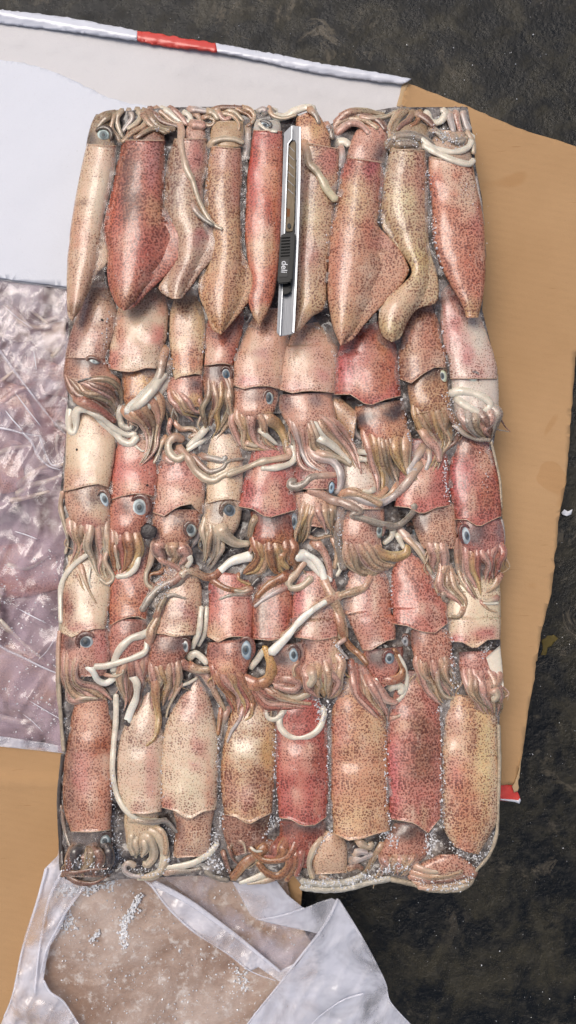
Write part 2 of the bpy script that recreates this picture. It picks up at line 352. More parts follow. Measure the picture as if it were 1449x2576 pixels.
def bundle(parent, Ls, Rs, n, kinds, lift=.05, fat=1.62, wig=4.5, rmin=1.3, taper=.4, ends=.14, web=True, back=26):
    """n arms lying side by side between two edges, narrowing towards their tips"""
    L, R_ = pp(Ls), pp(Rs)
    if web and n >= 3:
        k0 = kinds.split()[0]; c0 = (np.array(KIND[k0][0]) * .9).tolist(); m0 = 24; a, b = smooth(L, m0)[:17], smooth(R_, m0)[:17]; c = (a + b) / 2; zz = [float(v) for v in np.maximum(hget(c[:, 0], c[:, 1]) - 3, 222)[[0, 5, 10, 16]]]
        wq = (1 - np.clip((np.arange(17) - 9) / 12, 0, 1) ** 2 * .6)[:, None]; zz[0] -= 8
        loft(c + (a - c) * wq, c + (b - c) * wq, 'arm_web', M['arm'], parent, c0, .35, (), zz, hf=.22, hmax=14, seed=_sd[0] + 7, groove=.3, bottom=.4)
    ctr_ = (L[:1] + R_[:1]) / 2; wv_ = (R_[0] - L[0]) * .05; L = L - wv_; R_ = R_ + wv_
    L = np.vstack([L[0] + (L[0] - L[1]) / (np.linalg.norm(L[0] - L[1]) + 1e-6) * back, L]); R_ = np.vstack([R_[0] + (R_[0] - R_[1]) / (np.linalg.norm(R_[0] - R_[1]) + 1e-6) * back, R_])
    mid = (L[0] + R_[0]) / 2; L[0] = mid + (L[0] - mid) * .8; R_[0] = mid + (R_[0] - mid) * .8
    m = int(max(14, max(plen(L), plen(R_)) / 4.5)); Lq, Rq = smooth(L, m), smooth(R_, m)
    jobs = []; ks = kinds.split()
    if web and n >= 3:
        rb_ = random.Random(int(L[1][0] * 13 + L[1][1])); wd0 = np.linalg.norm(R_[1] - L[1]); ax = (Lq[m // 2] + Rq[m // 2]) / 2 - mid; ax = ax / (np.linalg.norm(ax) + 1e-6); sd0 = (R_[1] - L[1]) / (wd0 + 1e-6)
        for q in range(5):
            sg = -1 if q % 2 else 1; b0 = mid + ax * back + sd0 * sg * wd0 * rb_.uniform(.25, .45); ln = rb_.uniform(34, 72)
            P = smooth(np.array([b0, b0 + ax * ln * .35 + sd0 * sg * rb_.uniform(4, 14), b0 + ax * ln * .75 + sd0 * sg * rb_.uniform(-2, 26), b0 + ax * ln + sd0 * sg * rb_.uniform(-14, 34)]), 16)
            R = rb_.uniform(2.6, 4.6) * (1 - .7 * np.linspace(0, 1, 16)); zf_ = np.minimum(drape(P, R, .9, .05, .3), 244)
            tube(P, R, zf_, 'arm', M['arm'], parent, rb_.choice(ks + ['olive', 'grey', 'tan']), .7, nv=9, seed=q)
    for i in range(n):
        _sd[0] += 1; f = (i + .5) / n; f += random.uniform(-.12, .12) / n
        t = np.linspace(0, 1, m); tt = f + (vnoise(t * 100, t * 0, 34, _sd[0]) - .5) * wig * .1 * np.sin(t * 3.1)
        P = Lq * (1 - tt[:, None]) + Rq * tt[:, None]
        wd = np.linalg.norm(Rq - Lq, axis=1)
        R = np.maximum(wd / (2 * n) * fat, rmin) * (1 - (1 - taper) * t ** 2)
        e = int(m * (1 - random.uniform(0, ends))); P, R = P[:e], R[:e]
        q = np.clip((len(R) - 1 - np.arange(len(R))) / 7.0, 0.12, 1) ** .5; R = R * q
        jobs.append((P, R, drape(P, R, 1.15, lift * (1 + 1.2 * (i % 2)), .34), ks[i % len(ks)], _sd[0]))
    for P, R, zp, k, sd_ in jobs:
        tube(P, R, zp, 'arm', M['flesh'] if k in ('white', 'lilac') else M['arm'], parent, k, .66, nv=14, seed=sd_)
def eye(parent, s, rx, ry=None, rot=0, iris=(84, 90, 94), white=(228, 230, 222), outer=(140, 120, 108), lift=.2, pup=.38, offx=0, offy=0):
    x, y = pp(s)[0]; ry = ry or rx; ek_ = .68 + .2 * ((int(x * 3 + y) % 10) / 9.0); rx, ry = rx * ek_, ry * ek_; nr_, nt_ = 12, 28; z0 = float(hget([x], [y])[0]) + lift
    rr = np.linspace(0, 1, nr_)[:, None]; th = np.linspace(0, 2 * math.pi, nt_, endpoint=False)[None]
    ca, sa = math.cos(rot), math.sin(rot)
    u = rr * np.cos(th) * rx; v = rr * np.sin(th) * ry; ox, oy = offx * (1 - rr ** 2) * rx, offy * (1 - rr ** 2) * ry
    X = x + (u * ca - v * sa) + ox; Y = y + (u * sa + v * ca) + oy
    Zh = z0 + np.sqrt(np.clip(1 - rr ** 2, 0, 1)) * rx * .3 - rr ** 3 * rx * .5 + 0 * th
    cols = [(0, iris), (pup * 1.02, iris), (pup * 1.1, (92, 98, 100)), (pup * 1.25, (196, 204, 202)), (pup * 1.5, white), (.72, white), (.88, white), (1.0, outer)]
    cc = np.zeros((nr_, nt_, 3)); rv = rr[:, 0]
    for k in range(3): cc[..., k] = np.interp(rv, [c[0] for c in cols], [lin(c[1])[k] for c in cols])[:, None]
    cc = cc * (1.0 + (vnoise(X, Y, 6, int(x)) - .5)[..., None] * .7 + (vnoise(X, Y, 14, int(x) + 3) - .5)[..., None] * .5)
    cl = np.concatenate([cc.reshape(-1, 3), np.zeros((nr_ * nt_, 1))], 1)
    ph = (int(x * 7 + y * 3) % 628) / 100.0; cc = cc * (1 - (.22 + .22 * np.cos(th[0] - ph))[None, :, None] * (rr > .35)[..., None])
    bl = np.clip(vnoise(X, Y, 8, int(y)) * 2.4 - 1.0, 0, 1)[..., None] * .75; cc = cc * (1 - bl) + lin((128, 140, 144)) * bl
    o = mesh('eye', world(X.ravel(), Y.ravel(), Zh.ravel()), gridfaces(nr_, nt_, True), M['eye'], parent, cl)
    pr = rx * pup * .62; rr = np.linspace(0, 1, 7)[:, None]
    X = x + ox[0, 0] + rr * np.cos(th) * pr; Y = y + oy[0, 0] + rr * np.sin(th) * pr * ry / rx
    Zp = z0 + rx * .3 * .86 + np.sqrt(np.clip(1 - rr ** 2, 0, 1)) * pr * .3 + 0 * th
    mesh('pupil', world(X.ravel(), Y.ravel(), Zp.ravel()), gridfaces(7, nt_, True), M['pupil'], o)
    hb = HCOL.get(parent.name, (180, 140, 120)); la = np.linspace(-1.7, 1.7, 22) + math.atan2(-.8, -.6 if int(x) % 2 else .5)
    lu, lv = np.cos(la) * rx * 1.02, np.sin(la) * ry * 1.02; LP = np.stack([x + lu * ca - lv * sa, y + lu * sa + lv * ca], 1)
    lr = rx * .36 * np.sqrt(np.clip(1 - np.linspace(-1, 1, 22) ** 2, .04, 1)); KIND['_lid'] = (tuple(np.array(hb) * .62), tuple(np.array(hb) * .8), .5)
    tube(LP, lr, np.full(22, z0 + 1.0), 'eyelid', M['skin'], o, '_lid', .8, seed=int(x), reg=False)
    hput(np.array([x]), np.array([y]), np.array([z0 + rx * .4]), 3)
    return o
G_SQ = 'squid frozen together in the block'
_q = [0]
DK = (58, 50, 52); BLUE = (150, 168, 178)
def pz(lst):
    out = []
    for s in lst:
        a = s[0] if isinstance(s[0], str) else None
        x, y = pp(a)[0]; k = Z[a.split()[0]][2]
        out.append((x, y, s[1] * k, s[2] * k) + tuple(s[3:]))
    return out
def squid(label, x_y, mantle, col, dens=.4, pat=(), zc=(204, 243), cu=None, rim=True, head=None, hcol=None, hdens=None, hpat=(), hz=(236, 250),
          fin=None, fincol=None, edge=None, hgroove=.12, rev=False, hf=.47, core=None):
    _q[0] += 1; x, y = pp(x_y)[0]
    T = thing('squid', label, 'squid', x, y, 200, G_SQ)
    HCOL[T.name] = hcol or col
    if mantle:
        Lp, Rp = pp(mantle[0]), pp(mantle[1])
        if rev: Lp, Rp = Lp[::-1], Rp[::-1]
        rp = random.Random(_q[0] * 7); auto = []; lum = sum(col) / 3
        for q_ in range(7):
            i_ = rp.randrange(len(Lp) - 1); f_ = rp.uniform(.12, .88); g_ = rp.random(); pt_ = (Lp[i_] * (1 - g_) + Lp[i_ + 1] * g_) * (1 - f_) + (Rp[min(i_, len(Rp) - 2)] * (1 - g_) + Rp[min(i_ + 1, len(Rp) - 1)] * g_) * f_
            kk = q_ % 4; pc_ = [(226, 206, 184), (196, 112, 108), (222, 182, 158), (150, 104, 98)][kk]; 
            auto.append((pt_[0], pt_[1], rp.uniform(8, 20), rp.uniform(16, 46), pc_, (.6, .5, .5, .35)[kk] if lum < 185 else (.5, .42, .45, .22)[kk], (dens * .45, min(dens + .12, .75), dens * .6, dens + .1)[kk]))
        loft(Lp, Rp, 'mantle', M['skin'], T, col, dens, auto + pz(pat), zc, hf=hf, cu=cu, rim=rim, seed=_q[0], edgecol=edge, tipround=.7 if rev else .5, power=.85, core=core)
    for f in (fin or ()):
        loft(pp(f[0]), pp(f[1]), 'fin', M['skin'], T, fincol or col, dens * .9, pz(pat), f[2], hf=.2, hmax=18, seed=_q[0] + 50, tipround=.8, bottom=.8, nv=24)
    if head:
        loft(pp(head[0]), pp(head[1]), 'head', M['skin'], T, hcol or col, dens if hdens is None else hdens, pz(hpat), hz, hf=.44, seed=_q[0] + 90, groove=hgroove, nv=28, tipround=.4)
    return T
# ================================================================ setting: wet floor
def mat_ground():
    m, n, b = newmat('wet_floor'); v = coords(n)
    f = noise(n, v, 26, 7, .7, .6); g = noise(n, v, 120, 5, .7)
    c = mixc(n, ramp(n, f, .42, .66), (.002, .002, .0015), (.032, .027, .015))
    c = mixc(n, ramp(n, g, .5, .8, 0, .8), c, (.038, .034, .025))
    tan_ = noise(n, v, 34, 6, .75, .8); tan2 = noise(n, v, 5, 2)
    c = mixc(n, mth(n, 'MULTIPLY', ramp(n, tan_, .54, .64), ramp(n, tan2, .40, .55)), c, (.085, .07, .048))
    n.links.new(c, b.inputs['Base Color'])
    n.links.new(ramp(n, noise(n, v, 60, 4, .6), .35, .7, .12, .6), b.inputs['Roughness'])
    b.inputs['Specular IOR Level'].default_value = .32; bump(n, b, mth(n, 'ADD', noise(n, v, 260, 5, .7), noise(n, v, 60, 4)), .7, .0016); return m
M['ground'] = mat_ground()
def sheet(name, outline, z, mat, thick=6, tag=None, parent=None, bow=0, rag=0, seed=0, zf=None, step=14, colf=None):
    """a board or film cut along a drawn outline, with thickness; zf(x, y) raises it locally"""
    P = pp(outline) if isinstance(outline, str) else np.asarray(outline, float)
    Q = np.vstack([P, P[:1]]); E_ = []
    for a, b in zip(Q[:-1], Q[1:]):
        k = max(1, int(np.linalg.norm(b - a) / step)); t = np.arange(k)[:, None] / k; E_.append(a + (b - a) * t)
    E_ = np.vstack(E_)
    if rag: E_ = E_ + np.stack([vnoise(E_[:, 0], E_[:, 1], 9, seed) - .5, vnoise(E_[:, 0], E_[:, 1], 9, seed + 2) - .5], 1) * rag * 2
    import mathutils
    from mathutils.geometry import delaunay_2d_cdt
    lo, hi = E_.min(0), E_.max(0); gx, gy = np.meshgrid(np.arange(lo[0] + step / 2, hi[0], step), np.arange(lo[1] + step / 2, hi[1], step)); g = np.stack([gx.ravel(), gy.ravel()], 1)
    g = g + (RS.rand(*g.shape) - .5) * step * .3
    ins = np.zeros(len(g), bool); x, y = g[:, 0], g[:, 1]
    for (x1, y1), (x2, y2) in zip(E_, np.roll(E_, -1, 0)):
        c = ((y1 > y) != (y2 > y)) & (x < (x2 - x1) * (y - y1) / (y2 - y1 + 1e-12) + x1); ins ^= c
    g = g[ins]; A2 = [Vector(p) for p in E_.tolist()] + [Vector(p) for p in g.tolist()]; ne = len(E_)
    vs, es, fs, *_ = delaunay_2d_cdt(A2, [], [list(range(ne))], 1, 1e-5)
    X = np.array([q[0] for q in vs]); Y = np.array([q[1] for q in vs])
    zz = np.full(len(X), float(z)) + (zf(X, Y) if zf else 0) + bow * (vnoise(X, Y, 160, seed) - .5)
    V = world(X, Y, zz); nV = len(X); Fs = []
    for f in fs:
        f = list(f); a, b, c = (V[f[0]], V[f[1]], V[f[2]])
        if np.cross(b - a, c - a)[2] < 0: f = f[::-1]
        Fs.append(tuple(f))
    V2 = V - np.array([0, 0, thick * S]); cnt = {}
    for f in Fs:
        for a, b in zip(f, f[1:] + f[:1]): cnt[(a, b)] = 1
    Fb = [tuple(i + nV for i in f[::-1]) for f in Fs]; sd_ = [(b, a, a + nV, b + nV) for (a, b) in cnt if (b, a) not in cnt]
    col = None
    if colf is not None:
        c4 = np.concatenate([colf(X, Y), np.zeros((nV, 1))], 1); col = np.vstack([c4, c4])
    o = mesh(name, np.vstack([V, V2]), Fs + Fb + sd_, mat, parent, col, tag=tag)
    return o, (X, Y, zz)
gx = np.linspace(-1.6, 1.6, 60); gX, gY = np.meshgrid(gx, gx); gz = (vnoise(gX * 1000, gY * 1000, 90, 3) - .5) * .0012
mesh('ground', np.stack([gX.ravel(), gY.ravel(), gz.ravel()], 1), gridfaces(60, 60), M['ground'], tag={'kind': 'structure'})

# ---------------------------------------------------------------- the opened carton
def mat_card(name, c1, c2, streak=True, rough=.8):
    m, n, b = newmat(name); v = coords(n)
    f = noise(n, v, 9, 5, .6); g = noise(n, v, 900, 3, .7)
    c = mixc(n, f, tuple(lin(c1)), tuple(lin(c2))); c = mixc(n, ramp(n, g, .62, .75, 0, .4), c, mixc(n, 1, c, (.72, .66, .6), 'MULTIPLY'))
    if streak:
        mp = N(n, 'ShaderNodeMapping'); mp.inputs['Rotation'].default_value = (0, 0, math.radians(12)); mp.inputs['Scale'].default_value = (38, 620, 1); n.links.new(v, mp.inputs[0])
        s = noise(n, mp.outputs[0], 1.0, 2); s2 = noise(n, v, 26, 2)
        c = mixc(n, mth(n, 'MULTIPLY', ramp(n, s, .67, .73), ramp(n, s2, .4, .6, .05, .6)), c, mixc(n, 1, c, (.62, .5, .4), 'MULTIPLY'))
        st = noise(n, v, 17, 2, .5, .5); c = mixc(n, ramp(n, st, .67, .69, 0, .4), c, mixc(n, 1, c, (.82, .7, .55), 'MULTIPLY'))
        wv = N(n, 'ShaderNodeTexWave', bands_direction='Y'); wv.inputs['Scale'].default_value = 48; wv.inputs['Distortion'].default_value = .5; n.links.new(mp.outputs[0], wv.inputs[0])
    n.links.new(c, b.inputs['Base Color']); b.inputs['Roughness'].default_value = rough; b.inputs['Specular IOR Level'].default_value = .2
    hh = mth(n, 'ADD', noise(n, v, 45, 4), mth(n, 'MULTIPLY', g, .25))
    if streak:
        m2 = N(n, 'ShaderNodeMapping'); m2.inputs['Rotation'].default_value = (0, 0, math.radians(12)); n.links.new(v, m2.inputs[0]); w2 = N(n, 'ShaderNodeTexWave', bands_direction='Y'); w2.inputs['Scale'].default_value = 62; w2.inputs['Distortion'].default_value = 1.2; w2.inputs['Detail Scale'].default_value = .5; n.links.new(m2.outputs[0], w2.inputs[0]); hh = mth(n, 'ADD', hh, mth(n, 'MULTIPLY', w2.outputs['Fac'], .08))
    bump(n, b, hh, .45, .0016); return m
M['card'] = mat_card('brown_cardboard', (158, 123, 84), (186, 150, 110)); M['card_edge'] = mat_card('cardboard_edge', (150, 118, 84), (206, 180, 142), False)
M['lid_top'] = mat_card('bright_lid_paper', (202, 203, 208), (210, 212, 219), False, .4); M['white'] = mat_card('white_coated_board', (196, 192, 190), (208, 205, 204), False, .45)
M['red'] = plain('red_print', (200, 66, 54), .35, .5, var=.12, vsc=60, coat=.3)
M['blue_white'] = plain('gloss_white_edge', (204, 205, 212), .3, .5, bsc=70, bst=.25, coat=.4, var=.06)
box = thing('cardboard_box', 'opened brown carton with a white coated lid lying flat under the frozen squid block', 'box', 700, 1200, 0)
ZB = 112
# right hand flap of plain corrugated board
bend = lambda X, Y: 8 * np.exp(-((X - 1005 - (Y - 200) * .02) / 16) ** 2) * (Y < 420) + 4 * vnoise(X, Y, 240, 8)
sheet('flap', 'P 1018,206 1075,228 1180,268 1300,322 1400,352 1475,378 1520,420 1500,700 C4 709,1650 C5 650,0 605,235 596,380 578,430 582,500 560,660 500,900 478,1060 468,1070 462,1170 430,1330 400,1540 385,1640 350,1780 335,1803 200,1803 P 1150,1974 1100,1800 1000,1500 980,600', ZB, M['card'], 9, parent=box, rag=1.5, seed=4, zf=bend)
sheet('torn_edge', 'C5 387,1640 372,1740 365,1838 338,1846 330,1812 352,1776', ZB + 6, M['card_edge'], 3, parent=box, rag=2, seed=9, step=8)
sheet('red_corner', 'C5 200,1800 328,1806 334,1842 362,1846 378,1888 372,1914 340,1904 200,1892', ZB - 8, M['red'], 6, parent=box, seed=5, step=9, zf=lambda X, Y: 6 * vnoise(X, Y, 14, 4))
sheet('white_corner_edge', 'C5 250,1893 340,1905 372,1916 380,1896 374,1884 366,1896 330,1892 250,1886', ZB - 4, M['blue_white'], 4, parent=box, seed=5, step=9)
# white inner lid, in two layers, with a rolled front lip
crease = lambda X, Y: 3.5 * np.exp(-((Y - (95 + .17 * X)) / 7) ** 2) + 5 * (vnoise(X, Y, 120, 4) - .5)
sheet('lid_panel', 'P -90,40 0,48 345,95 545,128 1000,208 1022,206 1010,330 980,700 700,760 165,727 0,705 -90,693', ZB + 4, M['white'], 7, parent=box, rag=.8, seed=1, zf=crease)
tearz = lambda X, Y: 3 * (vnoise(X, Y, 90, 14) - .5)
sheet('lid_top_layer', 'P -90,150 0,150 60,158 132,178 200,208 262,242 330,260 430,274 700,290 700,740 165,722 0,700 -90,688', ZB + 10, M['lid_top'], 2.5, parent=box, rag=2.2, seed=6, zf=tearz)
def lip(name, pts, r, mat, z0):
    P = smooth(pp(pts), 60); R = np.full(60, r * .8) * (1 + (vnoise(P[:, 0], P[:, 1], 26, 5) - .5) * .6)
    tg = np.gradient(P, axis=0); tg /= np.linalg.norm(tg, axis=1)[:, None]; nr = np.stack([-tg[:, 1], tg[:, 0]], 1); th = np.linspace(0, 2 * math.pi, 14, endpoint=False)
    X = P[:, None, 0] + nr[:, None, 0] * R[:, None] * np.cos(th); Y = P[:, None, 1] + nr[:, None, 1] * R[:, None] * np.cos(th); Zh = z0 + R[:, None] * .28 * np.sin(th)
    F = gridfaces(60, 14, True); F += [tuple(range(14)), tuple(59 * 14 + j for j in range(14))[::-1]]
    return mesh(name, world(X.ravel(), Y.ravel(), Zh.ravel()), F, mat, box)
lz = lambda X, Y: 3.5 * vnoise(X, Y, 60, 61) + 1.6 * vnoise(X, Y, 14, 62) - 5 * np.abs(Y - 34 - .166 * X) / 14
sheet('lid_lip', 'P -60,14 0,24 100,34 170,44 260,60 345,76 345,101 260,90 170,76 80,66 0,57 -60,48', ZB + 18, M['blue_white'], 5, parent=box, rag=2, zf=lz, step=6, seed=2)
sheet('red_print_band', 'P 345,76 440,92 543,108 545,130 480,121 440,118 400,113 345,101', ZB + 18, M['red'], 5, parent=box, rag=2.5, zf=lz, step=6, seed=3)
sheet('lid_lip', 'P 543,108 620,122 700,137 780,154 860,168 950,182 1036,197 1014,210 950,203 860,192 780,178 700,162 620,144 545,130', ZB + 16, M['blue_white'], 5, parent=box, rag=2, zf=lz, step=6, seed=4)
lip('lid_fold', 'P 1022,206 1014,228 1004,268', 7, M['card_edge'], ZB + 6)
# lower left board with a crease, and the walls of the carton below
cr2 = lambda X, Y: -10 * np.clip((1962 + .06 * X - Y) / 20, 0, 1) + 5 * np.exp(-((Y - 1962 - .06 * X) / 9) ** 2)
sheet('flap', 'P -90,1862 0,1872 175,1892 420,2000 765,2180 757,2272 748,2330 700,2500 690,2680 -90,2680', ZB - 4, M['card'], 9, parent=box, rag=1, seed=3, zf=cr2)
# walls below
def wall(name, x0, y0, x1, y1):
    d = np.array([x1 - x0, y1 - y0], float); d /= np.linalg.norm(d); nrm = np.array([-d[1], d[0]]) * 5; q = [(x0 - nrm[0], y0 - nrm[1]), (x1 - nrm[0], y1 - nrm[1]), (x1 + nrm[0], y1 + nrm[1]), (x0 + nrm[0], y0 + nrm[1])]
    X = np.array([p[0] for p in q] * 2); Y = np.array([p[1] for p in q] * 2); Zz = np.array([1.0] * 4 + [ZB - 16] * 4); k = S
    V = np.stack([(X - CX) * k, -(Y - CY) * k, Zz * S], 1); F = [(3, 2, 1, 0), (4, 5, 6, 7)] + [(i, (i + 1) % 4, 4 + (i + 1) % 4, 4 + i) for i in range(4)]
    mesh(name, V, F, M['card'], box, shade=False)
for q in ((250, 420, 1060, 420), (1060, 430, 1060, 1900), (250, 1900, 1050, 1900), (250, 430, 250, 1890)): wall('side', *q)

# ---------------------------------------------------------------- polythene film
def mat_film(name, alpha, col, rough=.12, wr=.9, sc=38, spec=.6):
    m, n, b = newmat(name); v = coords(n)
    b.inputs['Base Color'].default_value = tuple(lin(col)) + (1,); b.inputs['Roughness'].default_value = rough; b.inputs['Specular IOR Level'].default_value = spec; b.inputs['Coat Weight'].default_value = 1; b.inputs['Coat Roughness'].default_value = .05
    f = noise(n, v, 30, 4, .6, .6); lw = N(n, 'ShaderNodeLayerWeight'); lw.inputs[0].default_value = .35
    a = mth(n, 'ADD', ramp(n, f, .3, .7, alpha - .2, alpha + .3), mth(n, 'MULTIPLY', lw.outputs['Facing'], .5), clamp=True); n.links.new(a, b.inputs['Alpha'])
    bump(n, b, mth(n, 'ADD', noise(n, v, sc, 3, .5, 1.2), mth(n, 'MULTIPLY', noise(n, v, sc * 6, 3, .6), .12)), wr, .004); return m
M['film'] = mat_film('milky_film', .04, (206, 196, 202), .1, .4); M['film_thin'] = mat_film('thin_clear_film', .2, (196, 172, 180), .08, .22); M['film_flap'] = mat_film('cloudy_flap_film', .3, (222, 222, 230), .1, .7, 24); M['film_thick'] = mat_film('folded_white_film', .24, (232, 230, 236), .1, 1.0, 34)

# the second bag, to the left of the block: another frozen layer seen through its film
frozen = attr_mat('frozen_mince', .25, .6, 260, .6, .2, .002)
def lump(X, Y): return 18 * vnoise(X, Y, 60, 21) + 8 * vnoise(X, Y, 22, 22)
def bagcol(X, Y):
    c = np.tile(lin((122, 96, 96)), (len(X), 1)); 
    for x, y, rx, ry, pc, st in ((60, 760, 150, 60, (96, 76, 64), .9), (60, 1050, 120, 60, (176, 126, 128), .8), (70, 1130, 90, 40, (128, 90, 80), .6), (40, 1440, 100, 80, (176, 120, 124), .8), (90, 1560, 90, 60, (128, 110, 118), .8), (20, 1300, 60, 60, (110, 108, 118), .8), (90, 1640, 80, 60, (170, 150, 148), .8), (60, 1790, 80, 50, (150, 128, 120), .7), (50, 1720, 120, 40, (160, 140, 150), .6)):
        q = np.sqrt(((X - x) / rx) ** 2 + ((Y - y) / ry) ** 2); f = st * np.clip(1.5 - q + (vnoise(X, Y, 26, 4) - .5), 0, 1)[:, None]; c = c * (1 - f) + lin(pc) * f
    return c
bag = thing('ice_slab', 'mauve frozen squid slab under the clear bag to the left of the block', 'frozen slab', 60, 1300, 60)
sheet('frozen_mass', 'P -110,700 60,700 175,720 260,900 260,1500 250,1850 170,1868 100,1862 0,1850 -110,1838', 50, frozen, 40, parent=bag, zf=lump, colf=bagcol, step=9)
def bsq(label, Lp, Rp, col, arms=(), dens=.3, pat=()):
    x, y = pp(Lp)[1]; T = thing('bagged_squid', label, 'squid', x, y, 70)
    loft(pp(Lp), pp(Rp), 'mantle', M['skin'], T, col, dens, pat, (70, 74), hf=.26, seed=int(x + y) % 97, reg=False)
    for s, r, k in arms:
        P = path(pp(s)); t = np.linspace(0, 1, len(P)); R = r * (1 - .5 * t); tube(P, R, np.full(len(P), 92.0), 'arm', M['flesh'], T, k, seed=int(x) % 31, reg=False)
bsq('cream tubular squid under the bag film below the white lid', 'S1 -60,430 100,420 230,520 320,640', 'S1 -60,700 60,760 200,800 330,780', (226, 220, 210), (('S1 320,450 400,520 510,610', 5, 'white'),), .08)
bsq('brownish squid fading into shadow beneath the white lid edge', 'S1 200,160 420,200 620,240', 'S1 220,330 420,380 640,420', (134, 112, 100), (), .1)
bsq('pale squid under the film level with the second row', 'S1 420,650 560,600 700,580', 'S1 480,880 600,940 700,980', (206, 190, 178), (), .1)
bsq('rosy squid under the film fold, level with the third row arms', 'S1 250,950 480,1000 700,1080', 'S1 200,1220 420,1330 720,1400', (192, 150, 152), (('S1 150,1110 260,1100 370,1070', 5, 'lilac'), ('S1 -60,1260 40,1200 130,1130', 7, 'pale')), .3)
bsq('blush squid at the left frame edge below the film fold', 'S1 -120,1240 80,1240 260,1300', 'S1 -60,1700 140,1700 400,1660', (206, 160, 156), (('S1 -40,2010 60,1960 180,1930 330,1910', 8, 'white'),), .25)
bsq('dusky red squid beside the third row, under the film', 'S1 480,1500 560,1700 600,2000', 'S1 720,1480 740,1700 700,2040', (184, 136, 140), (('S1 620,1800 600,1900 620,2050', 5, 'lilac'),), .5)
bsq('pinkish squid with pale arms bunched to its right, under the film', 'S1 -100,2040 60,2000 200,1990', 'S1 -60,2420 140,2400 280,2280', (196, 142, 132), (('S1 200,2340 340,2220 480,2140 680,2110', 10, 'pale'), ('S1 180,2430 320,2340 500,2290 660,2230', 9, 'white'), ('S1 280,2280 400,2200 560,2180', 8, 'lilac'), ('S1 120,2500 300,2460 520,2400', 8, 'pale')), .3)
bsq('pink squid under frosty film, level with the fourth row', 'P -30,1380 60,1370 140,1400', 'P -30,1500 60,1500 150,1480', (186, 130, 134), (('P 20,1420 70,1430 120,1400', 6, 'white'), ('P 0,1480 -5,1560 40,1600', 9, 'grey')), .3)
bsq('tan squid near the lower seam of the side bag', 'P -20,1640 60,1620 140,1680', 'P -30,1760 60,1770 150,1790', (178, 146, 144), (('P 0,1560 60,1620 110,1660', 6, 'white'), ('P -20,1800 50,1815 130,1810', 10, 'lilac')), .2)
rb = random.Random(5)
for T in [o for o in C.objects if o.name.startswith('bagged_squid')]:
    tx, ty = T.location.x / S / ((DIST + ZREF - 70) / DIST) + CX, -T.location.y / S / ((DIST + ZREF - 70) / DIST) + CY
    for q in range(1):
        a = rb.uniform(-.5, .5); x0, y0 = tx + rb.uniform(-30, 30), ty + rb.uniform(-20, 50); ln = rb.uniform(40, 90)
        P = smooth(np.array([(x0, y0), (x0 + ln * .5, y0 + ln * a + rb.uniform(-14, 14)), (x0 + ln, y0 + ln * a * 1.6)]), 18); P[:, 0] = np.minimum(P[:, 0], 185); t = np.linspace(0, 1, 18)
        tube(P, rb.uniform(6, 10) * (1 - .5 * t), np.full(18, 88.0) + q, 'arm', M['flesh'], T, rb.choice(('pale', 'lilac', 'pink')), .7, seed=q, reg=False)
fb = thing('side_bag', 'clear plastic bag film folded diagonally over the squid at the left edge', 'plastic bag', 60, 1300, 100)
wr = lambda X, Y: 9 * vnoise(X, Y, 46, 31) + 5 * np.abs(vnoise(X + Y * .6, Y - X * .3, 30, 33) - .5)
fz = lambda X, Y: 46 + wr(X, Y)
def film(name, out, z, mat, parent, amp=1.0, seed=0, hem=None, sc=40, rid=6):
    q = RS.rand(4) * 50
    def f(X, Y): return amp * (10 * vnoise(X, Y, sc, seed) + rid * (1 - np.abs(2 * vnoise(X * .8 + Y * .5, Y * .3 - X * .2, 26, seed + 4) - 1)) ** 3)
    return sheet(name, out, z, mat, .8, parent=parent, zf=f, step=7, seed=seed)[0]
film('film', 'P -110,690 60,700 180,722 235,860 230,1400 240,1890 160,1893 0,1874 -110,1862', 100, M['film_thin'], fb, seed=1)
film('film_fold', 'P -110,700 0,706 175,725 200,1120 168,1092 120,1040 60,962 20,905 0,880 -110,830', 107, M['film'], fb, 1, 2)
film('film_fold', 'S1 -90,1690 0,1720 220,1770 440,1810 420,1750 340,1600 200,1500 0,1450 -90,1440', 110, M['film'], fb, 1.3, 3, sc=24, rid=12)
film('film_crumple', 'S1 230,1760 330,1860 370,1980 480,2110 600,2160 700,2120 560,2040 500,1900 440,1800', 112, M['film'], fb, 1.2, 4, sc=18, rid=12)
film('seam', 'P -110,1846 0,1852 110,1868 170,1880 170,1896 0,1878 -110,1864', 104, M['film_thick'], fb, .6, 5)
P_ = lambda nm, s, r, m, par, z: (lambda P, t: tube(P, r * (1 - .6 * t), np.full(len(P), float(z)), nm, m, par, 'white', .6, seed=3, reg=False))(path(pp(s)), np.linspace(0, 1, len(path(pp(s)))))
P_('fold_ridge', 'P -60,800 0,884 60,965 120,1043 172,1100', 3.5, M['film_thick'], fb, 118); P_('fold_ridge', 'P -60,1570 0,1625 60,1655 110,1680 160,1700', 4, M['film_thick'], fb, 116)
P_('fold_ridge', 'S1 -40,1715 120,1745 260,1785 440,1812', 3, M['film_thick'], fb, 122); P_('fold_ridge', 'S1 240,1770 340,1880 400,2010 520,2130 640,2170', 3.2, M['film_thick'], fb, 124)
P_('fold_ridge', 'S1 430,1830 470,1960 560,2120 690,2080', 3, M['film_thick'], fb, 124); P_('fold_ridge', 'P 150,1585 120,1635 96,1660', 1.5, M['film_thick'], fb, 120)

